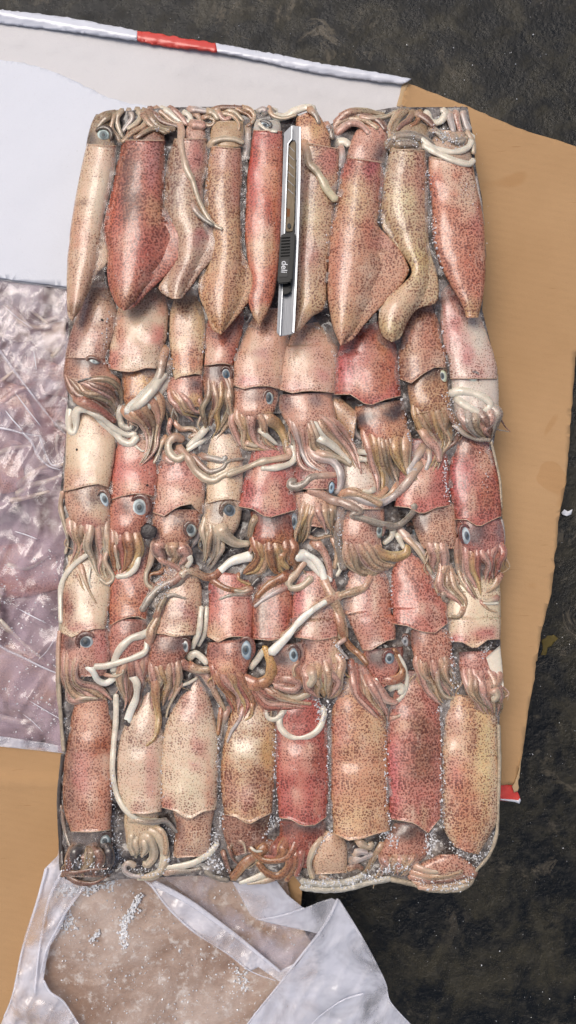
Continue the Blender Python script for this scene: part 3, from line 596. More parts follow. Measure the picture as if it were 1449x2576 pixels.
# the lower bag: a frozen slab under cloudy ice, wrapped in loose film
def mat_iceslab():
    m, n, b = newmat('cloudy_ice'); v = coords(n)
    f = noise(n, v, 20, 6, .65, .5); g = noise(n, v, 130, 5, .75)
    c = mixc(n, ramp(n, f, .3, .7), tuple(lin((138, 110, 90))), tuple(lin((186, 166, 152))))
    c = mixc(n, ramp(n, g, .5, .72, 0, .8), c, tuple(lin((212, 204, 196)))); d = noise(n, v, 48, 3)
    c = mixc(n, ramp(n, d, .62, .78, 0, .5), c, tuple(lin((132, 104, 88))))
    n.links.new(c, b.inputs['Base Color']); b.inputs['Roughness'].default_value = .35; b.inputs['Coat Weight'].default_value = .4; b.inputs['Coat Roughness'].default_value = .1
    b.inputs['Subsurface Weight'].default_value = .1; b.inputs['Subsurface Radius'].default_value = (.003, .002, .0015); b.inputs['Subsurface Scale'].default_value = 1
    bump(n, b, mth(n, 'ADD', g, mth(n, 'MULTIPLY', noise(n, v, 480, 4, .7), .5)), .6, .0014); return m
M['iceslab'] = mat_iceslab()
lb = thing('frozen_slab', 'cloudy pinkish frozen slab with ice grains at the bottom of the picture', 'frozen slab', 450, 2400, 100)
o_, icexy = sheet('frozen_mass', 'P 150,2120 400,2110 700,2120 740,2300 800,2400 800,2680 90,2680 105,2500 120,2300', ZB + 8, M['iceslab'], 8, parent=lb, zf=lambda X, Y: 10 * vnoise(X, Y, 70, 12) + 3 * vnoise(X, Y, 16, 13), step=9)
bb = thing('lower_bag', 'loose milky plastic bag opened below the squid block with turned back folds', 'plastic bag', 450, 2400, 110)
film('film_fold', 'F6 330,60 230,160 190,330 140,490 95,650 70,780 50,850 5,964 -20,1010 440,1010 370,900 320,840 260,800 225,740 240,640 260,560 310,480 350,380 440,260 560,150', 146, M['film_thick'], bb, 1.1, 11, sc=30, rid=9)
film('film_fold', 'F6 640,150 760,225 860,250 960,300 1080,390 1200,480 1330,580 1449,690 F7 190,560 120,650 20,580 F6 1300,690 1180,600 1010,490 880,380 800,270 700,180', 150, M['film_thick'], bb, 1.0, 12, sc=26, rid=8)
film('film_sheet', 'F6 780,150 1220,160 F7 60,200 150,270 220,315 290,430 240,520 180,600 F6 1449,700 1330,580 1160,440 1000,320', 140, M['film'], bb, 1.0, 13)
film('film_flap', 'F6 1180,180 1400,150 F7 100,190 150,255 225,316 300,285 350,270 380,285 340,370 290,430 200,410 20,370 F6 1300,400', 158, M['film_flap'], bb, .6, 14, sc=50, rid=4)
film('film_flap', 'F7 378,275 400,310 450,390 500,480 550,570 590,650 612,735 660,790 720,850 740,900 -60,900 0,790 60,730 120,650 200,560 290,430 340,360', 168, M['film_flap'], bb, .9, 15, sc=46, rid=5)
P_('fold_ridge', 'F7 376,275 340,352 290,430 200,545 120,650 30,760 -40,850', 4, M['film_thick'], bb, 184); P_('fold_ridge', 'F7 380,280 450,390 520,510 590,650 612,735 700,836', 3.5, M['film_thick'], bb, 178)
P_('fold_ridge', 'F6 800,235 900,285 1010,350 1120,430 1240,520 1350,610 1449,690', 9, M['film_thick'], bb, 168); P_('fold_ridge', 'F6 780,240 880,370 1010,490 1180,600 1300,690 1430,740', 3, M['film_thick'], bb, 164)
P_('fold_ridge', 'F6 320,180 260,300 230,420 200,600 180,800', 4, M['film_thick'], bb, 162); P_('fold_ridge', 'F6 430,260 350,370 290,480 240,580 210,700', 3.5, M['film_thick'], bb, 162)
P_('fold_ridge', 'F6 240,160 190,340 120,560 70,800 20,930', 4, M['film_thick'], bb, 162); P_('fold_ridge', 'F7 490,700 400,730 310,790 260,836', 3, M['film_thick'], bb, 184)
P_('fold_ridge', 'F7 225,316 120,350 20,368', 3, M['film_thick'], bb, 176); P_('fold_ridge', 'F6 225,740 260,800 330,850 400,960', 4, M['film_thick'], bb, 166)

def wrinkles(par, cnt, box, ang, z, mat, seed, rr=(.7, 1.8)):
    r_ = random.Random(seed)
    for q in range(cnt):
        x, y = r_.uniform(box[0], box[1]), r_.uniform(box[2], box[3]); a = math.radians(ang + r_.gauss(0, 14)); ln = r_.uniform(30, 110)
        P = smooth(np.array([(x, y), (x + math.cos(a) * ln * .5 + r_.uniform(-5, 5), y + math.sin(a) * ln * .5 + r_.uniform(-5, 5)), (x + math.cos(a) * ln, y + math.sin(a) * ln)]), 16)
        t = np.linspace(-1, 1, 16); tube(P, np.maximum(r_.uniform(*rr) * np.sqrt(1 - t ** 2), .25), np.full(16, z), 'wrinkle', mat, par, 'white', .7, nv=6, reg=False)
M['gloss'] = mat_film('taut_film_crease', .8, (236, 236, 242), .08, .2)
wrinkles(fb, 4, (0, 90, 760, 1080), 48, 119.0, M['gloss'], 1); wrinkles(fb, 4, (0, 80, 1120, 1800), 25, 119.0, M['gloss'], 2)

# ---------------------------------------------------------------- the ice that holds the block together
def mat_ice():
    m, n, b = newmat('grey_ice'); v = coords(n)
    f = noise(n, v, 70, 5, .7); g = noise(n, v, 420, 4, .75)
    c = mixc(n, ramp(n, f, .38, .66), tuple(lin((58, 49, 46))), tuple(lin((158, 148, 140)))); c = mixc(n, ramp(n, g, .55, .72, 0, .8), c, tuple(lin((212, 210, 208))))
    n.links.new(c, b.inputs['Base Color']); b.inputs['Roughness'].default_value = .18; b.inputs['Coat Weight'].default_value = .7; b.inputs['Coat Roughness'].default_value = .05
    bump(n, b, mth(n, 'ADD', g, f), .9, .0025); return m
M['ice'] = mat_ice()
ice = thing('ice_block', 'grey glaze of ice holding the rows of squid together in one slab', 'ice', 715, 1250, 110)
OUT = 'L1 250,190 300,135 700,105 1000,100 R2 230,140 400,200 520,140 760,100 1160,98 1190,250 1205,420 1240,600 1262,900 1240,1200 1300,1440 R4 1320,200 1325,400 1300,560 1340,750 1350,950 1345,1150 1325,1400 R6 1335,150 1350,500 1322,800 1325,1150 1300,1360 1220,1480 1180,1560 1080,1590 870,1570 700,1540 400,1585 260,1570 B5 740,720 600,760 300,780 L5 850,1590 620,1600 400,1610 250,1640 80,1610 60,1450 50,1100 75,870 45,500 50,100 L3 60,1400 90,1100 55,850 90,500 100,200 L1 100,1300 100,1000 150,620 205,320'
sheet('ice_glaze', OUT, 221, M['ice'], 107, parent=ice, zf=lambda X, Y: 14 * vnoise(X, Y, 26, 41) - 8 + 6 * vnoise(X, Y, 9, 42), step=8)[0]
# frosty rim along the lower edge and the right side
def rimtube(s, r, z, kind='pale', name='frost_rim'):
    P = path(pp(s)); tube(P, np.full(len(P), float(r)) * (1 + (vnoise(P[:, 0], P[:, 1], 12, 9) - .5) * .3), np.full(len(P), float(z)), name, frost, ice, kind, .9, seed=5)
frost = attr_mat('frost', .3, .5, 900, .9, .3, .0015)
# ================================================================ the squid, lowest row first
A, B_, E = arm, bundle, eye
# ---------------- bottom row: mantles end in heads at the lower edge of the block
a5 = squid('orange brown squid with a rust smear, at the lower left corner of the block', 'L5 220,950',
    ('L5 160,520 118,700 95,850 78,1000 76,1200 120,1335', 'L5 325,520 345,700 350,900 347,1100 338,1325'), (200, 138, 112), .5, cu=(0, 2, 4, 2, 0),
    pat=[('L5 110,1000', 45, 300, (140, 98, 76), .8, .6), ('L5 285,840', 55, 50, (178, 84, 38), .95, .6), ('L5 220,700', 70, 120, (222, 170, 142), .7, .35),
         ('L5 180,1010', 50, 130, (206, 120, 120), .6, .5), ('L5 300,1150', 50, 130, (206, 130, 100), .6, .5)],
    head=('L5 118,1290 112,1400 90,1520 62,1600', 'L5 338,1290 345,1400 335,1500 330,1600'), hcol=(128, 100, 84), hpat=[('L5 190,1370', 130, 60, (50, 42, 42), .95, .2), ('L5 200,1480', 90, 40, (120, 70, 52), .6, .4)], hz=(225, 228))
b5 = squid('pale cream squid beside the long white tentacle, second in the bottom row', 'L5 510,950',
    ('L5 545,520 480,640 415,760 385,900 385,1050 400,1150 440,1228', 'L5 580,520 610,640 640,800 640,950 636,1100 632,1222'), (222, 200, 178), .34, cu=(0, 3, 5, 2, -2),
    pat=[('L5 570,980', 30, 220, (214, 140, 132), .6, .3), ('L5 480,820', 60, 120, (196, 178, 156), .5, .5), ('L5 450,1150', 60, 60, (226, 212, 182), .7, .2)],
    head=('L5 430,1230 425,1290 435,1360 445,1440', 'L5 605,1230 612,1290 625,1360 640,1440'), hcol=(204, 184, 152), hdens=.18, hz=(228, 228))
c5 = squid('stout ivory squid with few dots and a pointed collar, third in bottom row', 'L5 790,950',
    ('L5 800,440 760,530 715,610 660,730 637,900 634,1080 634,1200', 'L5 850,440 895,540 925,650 950,800 950,950 945,1100 940,1215'), (228, 208, 182), .33, cu=(-2, 6, 28, 5, -4),
    pat=[('L5 800,620', 90, 100, (214, 160, 148), .75, .6), ('L5 830,850', 30, 60, (214, 128, 126), .6, .5), ('L5 820,970', 28, 34, (212, 112, 116), .8, .4), ('L5 650,1220', 60, 90, (196, 110, 98), .8, .55),
         ('L5 900,1100', 30, 120, (210, 128, 98), .6, .4), ('L5 780,1080', 90, 110, (232, 222, 192), .8, .28)],
    head=('L5 700,1200 722,1300 715,1390 705,1490', 'L5 925,1200 912,1300 905,1390 900,1480'), hcol=(200, 160, 136), hdens=.4, hpat=[('L5 735,1330', 30, 70, (120, 80, 70), .8, .5), ('L5 825,1380', 50, 70, (216, 186, 158), .7, .4)], hz=(226, 228))
d5 = squid('squid with a white centre and brown spotted lower half, fourth in the bottom row', 'L5 1120,950',
    ('L5 1080,480 1040,620 1005,760 985,880 975,1000 978,1120 995,1240', 'L5 1230,480 1260,620 1276,720 1285,800 1275,1000 1265,1120 1258,1235'), (206, 166, 122), .6, cu=(-2, 6, 26, 10, -4),
    pat=[('L5 1110,860', 90, 110, (232, 222, 196), .95, .3), ('L5 1130,720', 90, 70, (214, 202, 180), .7, .45), ('L5 1240,900', 40, 110, (206, 156, 86), .85, .35), ('L5 1010,1070', 45, 110, (176, 116, 96), .7, .7),
         ('L5 1180,1040', 70, 80, (150, 92, 66), .7, .8)],
    head=('L5 985,1230 990,1320 1010,1400 1050,1480', 'L5 1250,1220 1235,1300 1225,1380 1230,1440'), hcol=(160, 116, 96), hdens=.6, hpat=[('L5 1200,1290', 60, 50, (96, 88, 62), .8, .7)], hz=(224, 226))
e5 = squid('deep red squid with pale scratches under a curled white tentacle, bottom row', 'R6 260,950',
    ('R6 140,540 122,650 118,760 120,900 128,1050 140,1200', 'R6 360,540 390,660 396,780 398,900 402,1050 392,1190'), (188, 78, 70), .5, cu=(-2, 4, 22, 20, 0),
    pat=[('R6 190,860', 60, 90, (214, 140, 118), .55, .3), ('R6 250,1060', 40, 120, (206, 120, 102), .6, .25), ('R6 290,650', 60, 50, (176, 70, 58), .6, .6), ('R6 350,880', 40, 120, (170, 84, 62), .7, .7), ('R6 340,1130', 30, 60, (196, 136, 108), .5, .3)],
    head=('R6 150,1215 150,1290 130,1360 100,1420', 'R6 385,1215 378,1290 350,1380 300,1480'), hcol=(166, 78, 60), hdens=.5, hpat=[('R6 280,1250', 130, 40, (72, 52, 50), .85, .4)], hz=(222, 234))
f5 = squid('large peach tan squid with dense brown dots, sixth in the bottom row', 'R6 580,950',
    ('R6 470,440 434,560 426,680 424,850 424,1050 430,1200 440,1290', 'R6 640,440 700,580 716,700 722,850 722,1050 730,1180 733,1270'), (212, 158, 116), .52, cu=(-4, 16, 14, 4, -2),
    pat=[('R6 470,700', 60, 130, (196, 112, 100), .75, .55), ('R6 450,950', 40, 160, (202, 120, 108), .6, .55), ('R6 660,700', 50, 110, (216, 184, 140), .7, .3), ('R6 540,1210', 110, 90, (226, 190, 142), .8, .36), ('R6 560,960', 110, 140, (210, 146, 112), .6, .5)],
    head=('R6 395,1270 340,1340 320,1420 330,1510', 'R6 470,1290 500,1350 500,1420 495,1500'), hcol=(212, 178, 148), hdens=.3, hpat=[('R6 440,1320', 50, 40, (170, 130, 96), .6, .5)], hz=(230, 232))
g5 = squid('pink and dark brown squid with spiked collar, second last in bottom row', 'R6 880,950',
    ('R6 790,400 752,520 736,640 728,800 730,950 740,1100 742,1215', 'R6 930,400 990,520 1008,640 1014,760 1016,950 1016,1100 1012,1205'), (198, 118, 104), .62, cu=(-6, 0, 8, 34, -6),
    pat=[('R6 750,1000', 40, 220, (214, 100, 110), .85, .55), ('R6 910,700', 60, 90, (150, 104, 70), .7, .85), ('R6 920,880', 70, 150, (140, 96, 66), .7, .8), ('R6 800,710', 40, 40, (220, 176, 150), .8, .2), ('R6 850,560', 70, 70, (208, 160, 140), .6, .6), ('R6 925,1200', 24, 70, (176, 150, 112), .7, .3)],
    head=('R6 770,1230 720,1320 690,1400 690,1450', 'R6 960,1220 945,1300 935,1390 850,1480'), hcol=(190, 130, 110), hdens=.5, hpat=[('R6 860,1270', 90, 50, (66, 52, 46), .9, .6)], hz=(222, 230))
h5 = squid('yellow and rose speckled squid at the lower right corner of the block', 'R6 1180,950',
    ('R6 1070,520 1042,620 1034,720 1030,900 1028,1100 1032,1250 1090,1360', 'R6 1290,560 1322,660 1328,760 1328,900 1326,1100 1316,1220 1220,1400'), (212, 168, 122), .55, cu=(0, 0, 4, 0, 0), rim=False,
    pat=[('R6 1260,860', 55, 240, (222, 200, 138), .9, .3), ('R6 1110,820', 60, 90, (228, 190, 160), .85, .2), ('R6 1090,960', 55, 90, (206, 104, 96), .8, .55), ('R6 1130,1140', 80, 160, (190, 108, 78), .7, .65), ('R6 1200,760', 18, 80, (150, 92, 70), .7, .7), ('R6 1070,680', 50, 70, (212, 136, 124), .7, .4)],
    head=('R6 1010,1400 930,1440 870,1480 870,1560', 'R6 1110,1400 1170,1450 1200,1500 1160,1570'), hcol=(206, 150, 128), hdens=.5, hpat=[('R6 1040,1540', 160, 40, (186, 160, 128), .8, .4)], hz=(236, 226), edge=(206, 186, 160))
# arms and tentacles of the bottom row
E(a5, 'B4 385,385', 20, 26, .2, iris=(67, 73, 76), white=(128, 140, 140), outer=(90, 84, 80), lift=2)
A(a5, 'B4 70,130 85,230 110,350 150,450 200,510 270,550', 6, 'grey'); B_(a5, 'B4 130,470 90,560 80,640', 'B4 400,440 410,560 400,650', 5, 'brown dark olive', ends=.05)
A(a5, 'B4 120,640 200,680 300,685 400,640', 8, 'brown'); A(a5, 'B4 85,600 170,610 280,590 410,580', 7, 'brown'); A(a5, 'B4 60,90 62,200 68,330 78,470 82,560', 6, 'dark', r1=5)
B_(b5, 'B4 590,400 575,440 580,480 610,510', 'B4 680,400 690,440 680,480 650,520', 2, 'pale', taper=.8)
A(b5, 'B4 640,340 700,370 730,430 730,500 690,550 670,540', 15, 'pale', r1=9); A(b5, 'B4 690,310 770,350 810,440 810,530 770,610 690,640 620,640', 14, 'pale', r1=9)
A(b5, 'B4 580,320 570,420 590,480', 11, 'pale', r1=7); A(b5, 'B4 740,290 800,330 822,420 815,480', 9, 'tan', r1=6)
A(b5, 'B4 600,560 560,540 525,560 530,600 580,630 640,640', 8, 'lilac', r1=7)
A(b5, 'L5 372,560 372,700 358,850 352,1000 375,1120 420,1210 500,1270 590,1280 660,1275', 8.5, 'white', r1=8, sink=.1)
A(b5, 'B4 560,225 650,245 740,250 820,240 900,320', 9, 'grey', r1=4, tip=(130, 124, 118))
A(c5, 'B4 800,580 900,565 1000,545 1090,500 1150,450 1190,400', 10, 'white', r1=9); A(c5, 'B4 790,620 880,600 980,600 1070,580', 9, 'grey', r1=5)
A(d5, 'B5 290,430 330,460 350,540', 6, 'pale'); A(d5, 'B5 250,440 215,520 270,600', 5, 'olive'); A(d5, 'B5 160,520 190,620 220,700', 6, 'brown', r1=4); A(d5, 'B5 205,480 240,580 300,640', 5, 'brown')
A(d5, 'B5 420,560 340,620 240,740', 13, 'orange', r1=11, sink=.2); A(d5, 'B5 520,700 420,740 300,780', 13, 'white', r1=6); A(d5, 'B5 590,740 480,770 360,790', 8, 'pale')
B_(e5, 'B5 480,500 430,540 380,500', 'B5 700,470 640,570 520,610', 3, 'orange red', taper=.7, ends=0)
A(e5, 'B5 760,440 700,560 600,600 480,590 380,500', 9, 'orange', r1=5); A(e5, 'B5 700,520 700,640 620,720 520,700 450,620', 12, 'orange', r1=8); A(e5, 'B5 760,520 740,650 680,760', 9, 'orange', r1=7)
A(e5, 'B5 800,500 790,620 760,720', 10, 'red', r1=6); A(e5, 'B5 385,490 430,520 480,520', 5, 'white', r1=3)
A(e5, 'R6 170,610 140,660 150,720 210,765 290,760 350,720 380,650 375,600', 9.5, 'white', r1=8, sink=.1); A(e5, 'R6 60,610 75,655 115,665 160,630', 7.5, 'white', r1=6)
A(f5, 'R6 370,1310 325,1370 300,1450 320,1530', 9, 'pale', r1=6); A(f5, 'R6 700,1340 650,1420 610,1490 560,1520', 8, 'olive', r1=5); A(f5, 'R6 560,1330 620,1360 640,1340', 12, 'pale', r1=9); A(f5, 'R6 520,1440 570,1420 640,1400', 14, 'lilac', r1=8); A(f5, 'R6 520,1350 560,1380 590,1400', 16, 'dark', r1=9)
A(f5, 'B6 270,500 330,490 380,500', 12, 'lilac', r1=7); A(f5, 'B6 230,620 300,600 340,620', 9, 'brown', r1=6); A(f5, 'B6 20,680 150,720 320,710 480,660', 9, 'grey', r1=5)
B_(g5, 'B6 490,560 520,620 560,660', 'B6 760,540 720,640 650,690', 5, 'pink tan', ends=.05); A(g5, 'B6 740,520 690,590 620,640', 6, 'tan', r1=4)
for k, s in enumerate(('B6 740,600 860,640 960,630 1060,600', 'B6 710,640 850,680 980,670 1100,640', 'B6 700,680 850,715 990,710 1130,680', 'B6 720,720 860,750 1010,745 1150,710', 'B6 770,760 900,775 1030,768 1140,740')):
    A(h5, s, 9 - .4 * k, ('pale', 'tan', 'brown', 'tan', 'pale')[k], r1=6)

# ---------------- fourth row
a4 = squid('cream squid with maroon patch and big round eye, starting the fourth row', 'L3 200,1480',
    ('L3 90,1200 78,1350 72,1500 L5 68,100 66,190', 'L3 330,1200 345,1350 338,1480 L5 325,80 308,175'), (226, 208, 178), .28, cu=(4, 18, 6, 0, 2),
    pat=[('L3 95,1500', 40, 90, (160, 92, 78), .85, .7), ('L3 110,1570', 40, 60, (160, 100, 80), .6, .6), ('L5 180,175', 90, 30, (200, 110, 106), .7, .5), ('L3 240,1530', 80, 70, (232, 218, 188), .6, .15)],
    head=('L5 72,180 62,290 70,380 90,460', 'L5 318,180 328,280 325,380 300,450'), hcol=(204, 140, 124), hdens=.45, hpat=[('L5 90,250', 50, 60, (140, 74, 62), .7, .7), ('L5 110,270', 30, 40, (60, 48, 48), .8, .3), ('L5 170,380', 60, 60, (216, 166, 144), .7, .3), ('L5 290,300', 50, 80, (204, 112, 112), .7, .45)])
b4 = squid('dense orange red squid whose head lies under two crossing white tentacles', 'L3 450,1400',
    ('L3 480,1040 420,1140 370,1240 345,1350 340,1500 L5 340,130', 'L3 585,1080 565,1180 568,1320 565,1480 L5 552,60 545,130'), (196, 104, 80), .62, cu=(14, 0, -8, -10, 0),
    pat=[('L3 460,1250', 60, 100, (204, 112, 96), .7, .6), ('L5 440,60', 90, 70, (196, 116, 72), .75, .6), ('L3 540,1100', 50, 80, (150, 90, 76), .7, .7)],
    head=('L5 340,120 338,220 345,320 360,400', 'L5 540,130 550,220 550,320 540,400'), hcol=(194, 122, 108), hdens=.55, hpat=[('L5 500,180', 60, 30, (110, 70, 60), .7, .6)])
c4 = squid('cream squid with a wine red blotch near its collar, third in the fourth row', 'L3 740,1480',
    ('L3 640,1240 640,1350 622,1450 600,1550 L5 592,200', 'L3 830,1240 850,1350 860,1450 862,1560 L5 850,110 822,215'), (216, 184, 150), .42, cu=(2, 2, 8, 2, -2),
    pat=[('L5 730,90', 90, 60, (166, 74, 84), .9, .65), ('L3 700,1560', 60, 50, (206, 188, 160), .6, .5), ('L3 780,1420', 60, 70, (212, 168, 146), .6, .45), ('L5 620,180', 40, 50, (206, 160, 146), .6, .4)],
    head=('L5 570,215 558,310 562,400 585,460', 'L5 790,215 785,300 740,370 730,440'), hcol=(180, 116, 96), hdens=.62, hpat=[('L5 650,270', 60, 40, (120, 86, 74), .7, .6), ('L5 720,270', 50, 40, (76, 66, 74), .8, .3)])
d4 = squid('rose squid with pale flecks and a thick curled arm under its eye', 'L5 1020,120',
    ('L3 925,1300 905,1380 905,1500 L5 900,100 898,220', 'L3 1140,1330 1145,1420 1150,1520 L5 1150,100 1142,235'), (202, 110, 98), .5, cu=(0, 14, -2, -4, 0),
    pat=[('L5 930,230', 60, 60, (206, 170, 132), .85, .35), ('L5 1040,150', 80, 70, (214, 136, 104), .7, .45), ('L3 1050,1500', 70, 60, (206, 128, 120), .6, .35), ('L3 940,1400', 50, 60, (176, 70, 74), .7, .6)],
    head=('L5 905,260 900,330 915,420 940,500', 'L5 1150,235 1148,330 1120,400 1100,480'), hcol=(196, 120, 98), hdens=.5, hpat=[('L5 1000,410', 50, 40, (228, 172, 130), .8, .3), ('L5 1120,300', 50, 60, (80, 76, 84), .9, .2), ('L5 930,310', 40, 40, (150, 82, 76), .7, .6)])
e4 = squid('narrow dark red squid with folded arms just above a curled white tentacle', 'L5 1260,80',
    ('L3 1190,1330 1165,1420 1155,1520 L5 1150,100 1155,235', 'L3 1365,1330 1372,1420 1375,1520 L5 1372,100 1365,220'), (182, 92, 74), .62, cu=(0, 4, 8, 4, 0),
    pat=[('L5 1200,60', 40, 140, (120, 92, 70), .75, .75), ('L3 1330,1470', 40, 60, (206, 140, 100), .7, .5), ('L5 1320,90', 40, 100, (182, 80, 70), .6, .6)],
    head=('B2 560,330 640,420 680,520 600,600', 'B2 960,250 950,420 940,540 900,640'), hcol=(178, 120, 100), hdens=.5, hpat=[('B2 740,400', 70, 60, (70, 60, 60), .9, .2), ('B2 840,350', 60, 90, (130, 146, 154), .8, .1)])
f4 = squid('pink squid under the crossing pale tentacle, with a smooth round fist of arms', 'R6 330,110',
    ('R4 240,1240 215,1380 208,1500 R6 205,120 222,215', 'R4 450,1240 455,1380 450,1500 R6 450,120 450,210'), (206, 138, 124), .55, cu=(0, 4, 10, 6, 0),
    pat=[('R6 370,80', 50, 100, (196, 170, 156), .6, .5), ('R4 240,1400', 40, 120, (206, 96, 110), .7, .5)],
    head=('R6 262,205 268,300 272,400 300,470', 'R6 445,205 470,290 482,380 478,470'), hcol=(212, 156, 136), hdens=.48, hpat=[('R6 290,250', 30, 40, (90, 66, 70), .8, .4), ('R6 450,360', 40, 120, (206, 180, 138), .8, .3)], hgroove=.3)
g4 = squid('rosy squid with brown dots and white inner arms curled in a loop', 'R6 620,110',
    ('R4 500,1240 490,1350 490,1480 R6 505,100 560,220 590,285', 'R4 720,1220 738,1340 745,1480 R6 755,100 768,190 768,235'), (206, 146, 128), .52, cu=(0, 6, 0, -6, -4),
    pat=[('R4 600,1400', 30, 200, (188, 92, 90), .75, .55), ('R6 720,120', 40, 120, (204, 116, 92), .75, .5), ('R6 550,60', 40, 100, (206, 170, 154), .6, .4), ('R6 590,230', 40, 60, (206, 150, 130), .6, .4)],
    head=('R6 600,290 610,350 650,430 690,500', 'R6 800,270 800,330 780,400 760,460'), hcol=(190, 112, 98), hdens=.5, hpat=[('R6 700,310', 90, 60, (84, 74, 74), .95, .2)])
h4 = squid('solid pink red squid with even brown dots, second last in fourth row', 'R4 900,1480',
    ('R4 790,1130 755,1240 750,1330 752,1450 R6 756,60 762,155', 'R4 905,1150 960,1250 1020,1380 R6 1040,20 1048,148'), (206, 118, 104), .58, cu=(-6, 0, 16, 20, -6),
    pat=[('R4 860,1230', 90, 60, (208, 140, 116), .7, .6), ('R4 830,1420', 70, 100, (204, 100, 92), .6, .5), ('R6 960,100', 40, 60, (164, 96, 84), .6, .7)],
    head=('R6 860,180 864,260 880,340 900,420', 'R6 1040,170 1062,230 1070,310 1090,380'), hcol=(204, 140, 118), hdens=.55, hpat=[('R6 870,230', 40, 40, (110, 84, 84), .8, .3)])
i4 = squid('ivory squid with a rosy collar line and white flesh at its side', 'R6 1190,100',
    ('R4 1080,1280 1055,1400 1050,1500 R6 1058,110 1066,225', 'R4 1320,1260 1335,1380 1335,1500 R6 1336,110 1334,225'), (232, 218, 188), .24, cu=(6, 8, 26, 2, 0),
    pat=[('R6 1110,240', 60, 34, (204, 116, 120), .9, .5), ('R6 1250,210', 70, 40, (200, 110, 108), .9, .5), ('R6 1200,260', 50, 40, (220, 180, 130), .5, .4)],
    head=('R6 1120,300 1122,380 1140,460 1180,540', 'R6 1300,290 1320,360 1345,450 1350,540'), hcol=(200, 134, 124), hdens=.55, hpat=[('R6 1110,300', 60, 40, (90, 70, 76), .8, .4), ('R6 1300,560', 60, 60, (200, 170, 136), .8, .3)], hgroove=.2)
# their arms
E(a4, 'L5 203,258', 26, 25, 0, iris=(76, 83, 89), pup=.5, white=(206, 212, 208), offx=-.15)
B_(a4, 'B1 90,420 80,560 130,680 200,740 330,730', 'B1 240,360 230,480 270,590 400,640 530,760', 5, 'pink tan pink tan', ends=.06, taper=.6)
A(a4, 'B1 200,735 280,720 380,725', 5, 'pale', r1=3)
A(a4, 'B1 70,180 62,300 60,480 62,640 78,820 100,1020 110,1120', 6, 'pale', r1=5, sink=-.1)
B_(b4, 'B1 540,480 545,600 600,750 590,860', 'B1 800,430 800,560 740,700 680,880', 6, 'pink tan brown', ends=.2, taper=.5)
A(b4, 'B1 660,540 700,600 695,720 650,830 620,920', 11.5, 'white', r1=11, tip=(230, 228, 216)); A(b4, 'B1 600,900 615,930 640,940', 6, 'dark', r1=4)
A(b4, 'B1 880,0 840,120 760,200 650,240 560,330 515,430 510,500', 10.5, 'white', r1=11, sink=.1); A(b4, 'B1 780,240 770,340 680,390 560,430 450,460 360,465', 9.5, 'white', r1=9)
A(b4, 'B1 280,450 340,500 380,570 440,600 500,570 530,520', 11.5, 'bright', r1=10); A(b4, 'B1 440,530 520,545 580,520 590,490', 5, 'pale', r1=3)
B_(b4, 'B1 780,240 800,160 860,60 900,-40', 'B1 830,230 850,160 890,80 930,-20', 1, 'tan', taper=.9)
B_(c4, 'B1 810,500 830,640 820,760 850,900', 'B1 1050,470 1060,560 1030,660 940,760', 6, 'pink tan gold tan', ends=.25, taper=.6)
A(c4, 'B1 850,560 860,760 880,900 850,1040 780,1110', 13, 'gold', r1=3); A(c4, 'B1 1070,600 1010,700 960,800 940,880', 5, 'pale', r1=2.5); A(c4, 'B1 1060,620 1120,600 1190,560', 6, 'white', r1=4)
A(c4, 'B1 1040,430 1130,470 1240,510 1300,600 1350,700 1420,820', 14, 'pink', r1=5, tip=(170, 150, 120)); A(c4, 'B1 1120,450 1200,490 1290,490', 12, 'tan', r1=9)
A(c4, 'B1 1230,-20 1220,60 1210,160 1180,250 1150,310', 8, 'white', r1=9); A(c4, 'B1 1270,-20 1265,100 1250,200 1200,290', 7.5, 'white', r1=9)
E(c4, 'B1 1090,300', 15, 22, .1, iris=(96, 99, 99), outer=(130, 110, 90)); A(c4, 'B1 1120,390 1180,360 1240,400 1270,440', 13, 'white', r1=9)
A(c4, 'L3 620,1560 640,1480 690,1440 770,1460', 8, 'grey', r1=3); A(c4, 'L3 600,1570 625,1500 650,1450', 9, 'olive', r1=7)
E(d4, 'B2 450,330', 22, 34, .1, iris=(83, 96, 105), white=(150, 166, 176), outer=(90, 90, 100))
B_(d4, 'B2 180,520 250,640 330,780 370,900', 'B2 420,560 480,680 510,800 440,930', 6, 'red orange pink gold', ends=.15)
A(d4, 'B2 430,570 540,610 640,560 660,460 620,340 600,310', 17, 'orange', r1=9, tip=(206, 166, 100)); A(d4, 'B2 490,480 550,400 600,330', 9, 'white', r1=9)
A(d4, 'B2 310,800 280,880 250,980 240,1060', 8, 'grey', r1=6); A(d4, 'B2 250,800 240,900 225,1020', 6, 'orange', r1=4); A(d4, 'B2 430,800 400,900 340,990 300,1080', 7, 'lilac', r1=3); A(d4, 'B2 500,760 500,860 450,900', 5, 'gold', r1=3)
E(e4, 'B2 840,370', 20, 32, -.1, iris=(70, 80, 86), white=(150, 170, 178), outer=(110, 110, 110))
B_(e4, 'B2 560,640 640,700 760,740 880,770 980,780', 'B2 520,700 600,800 720,810 860,810 960,800', 3, 'red pink', ends=.05, taper=.6)
A(e4, 'B2 830,480 860,560 930,600 930,670 820,690 700,640', 9, 'orange', r1=6); A(e4, 'B2 740,560 820,570 880,600 860,650 780,650 690,620', 10, 'pink', r1=7); A(e4, 'B2 640,650 760,720 880,720 960,680', 10, 'pale', r1=9)
A(e4, 'B2 880,430 840,480 850,540', 5, 'tan', r1=4); A(e4, 'B2 600,640 720,710 850,750 980,770', 8, 'tan', r1=4)
B_(f4, 'B2 930,520 960,600 1030,700 1080,710', 'B2 1210,420 1235,560 1200,690 1120,740', 6, 'pink tan gold tan', ends=.03, taper=.7)
A(f4, 'B2 980,480 1000,560 970,620', 12, 'pale', r1=10)
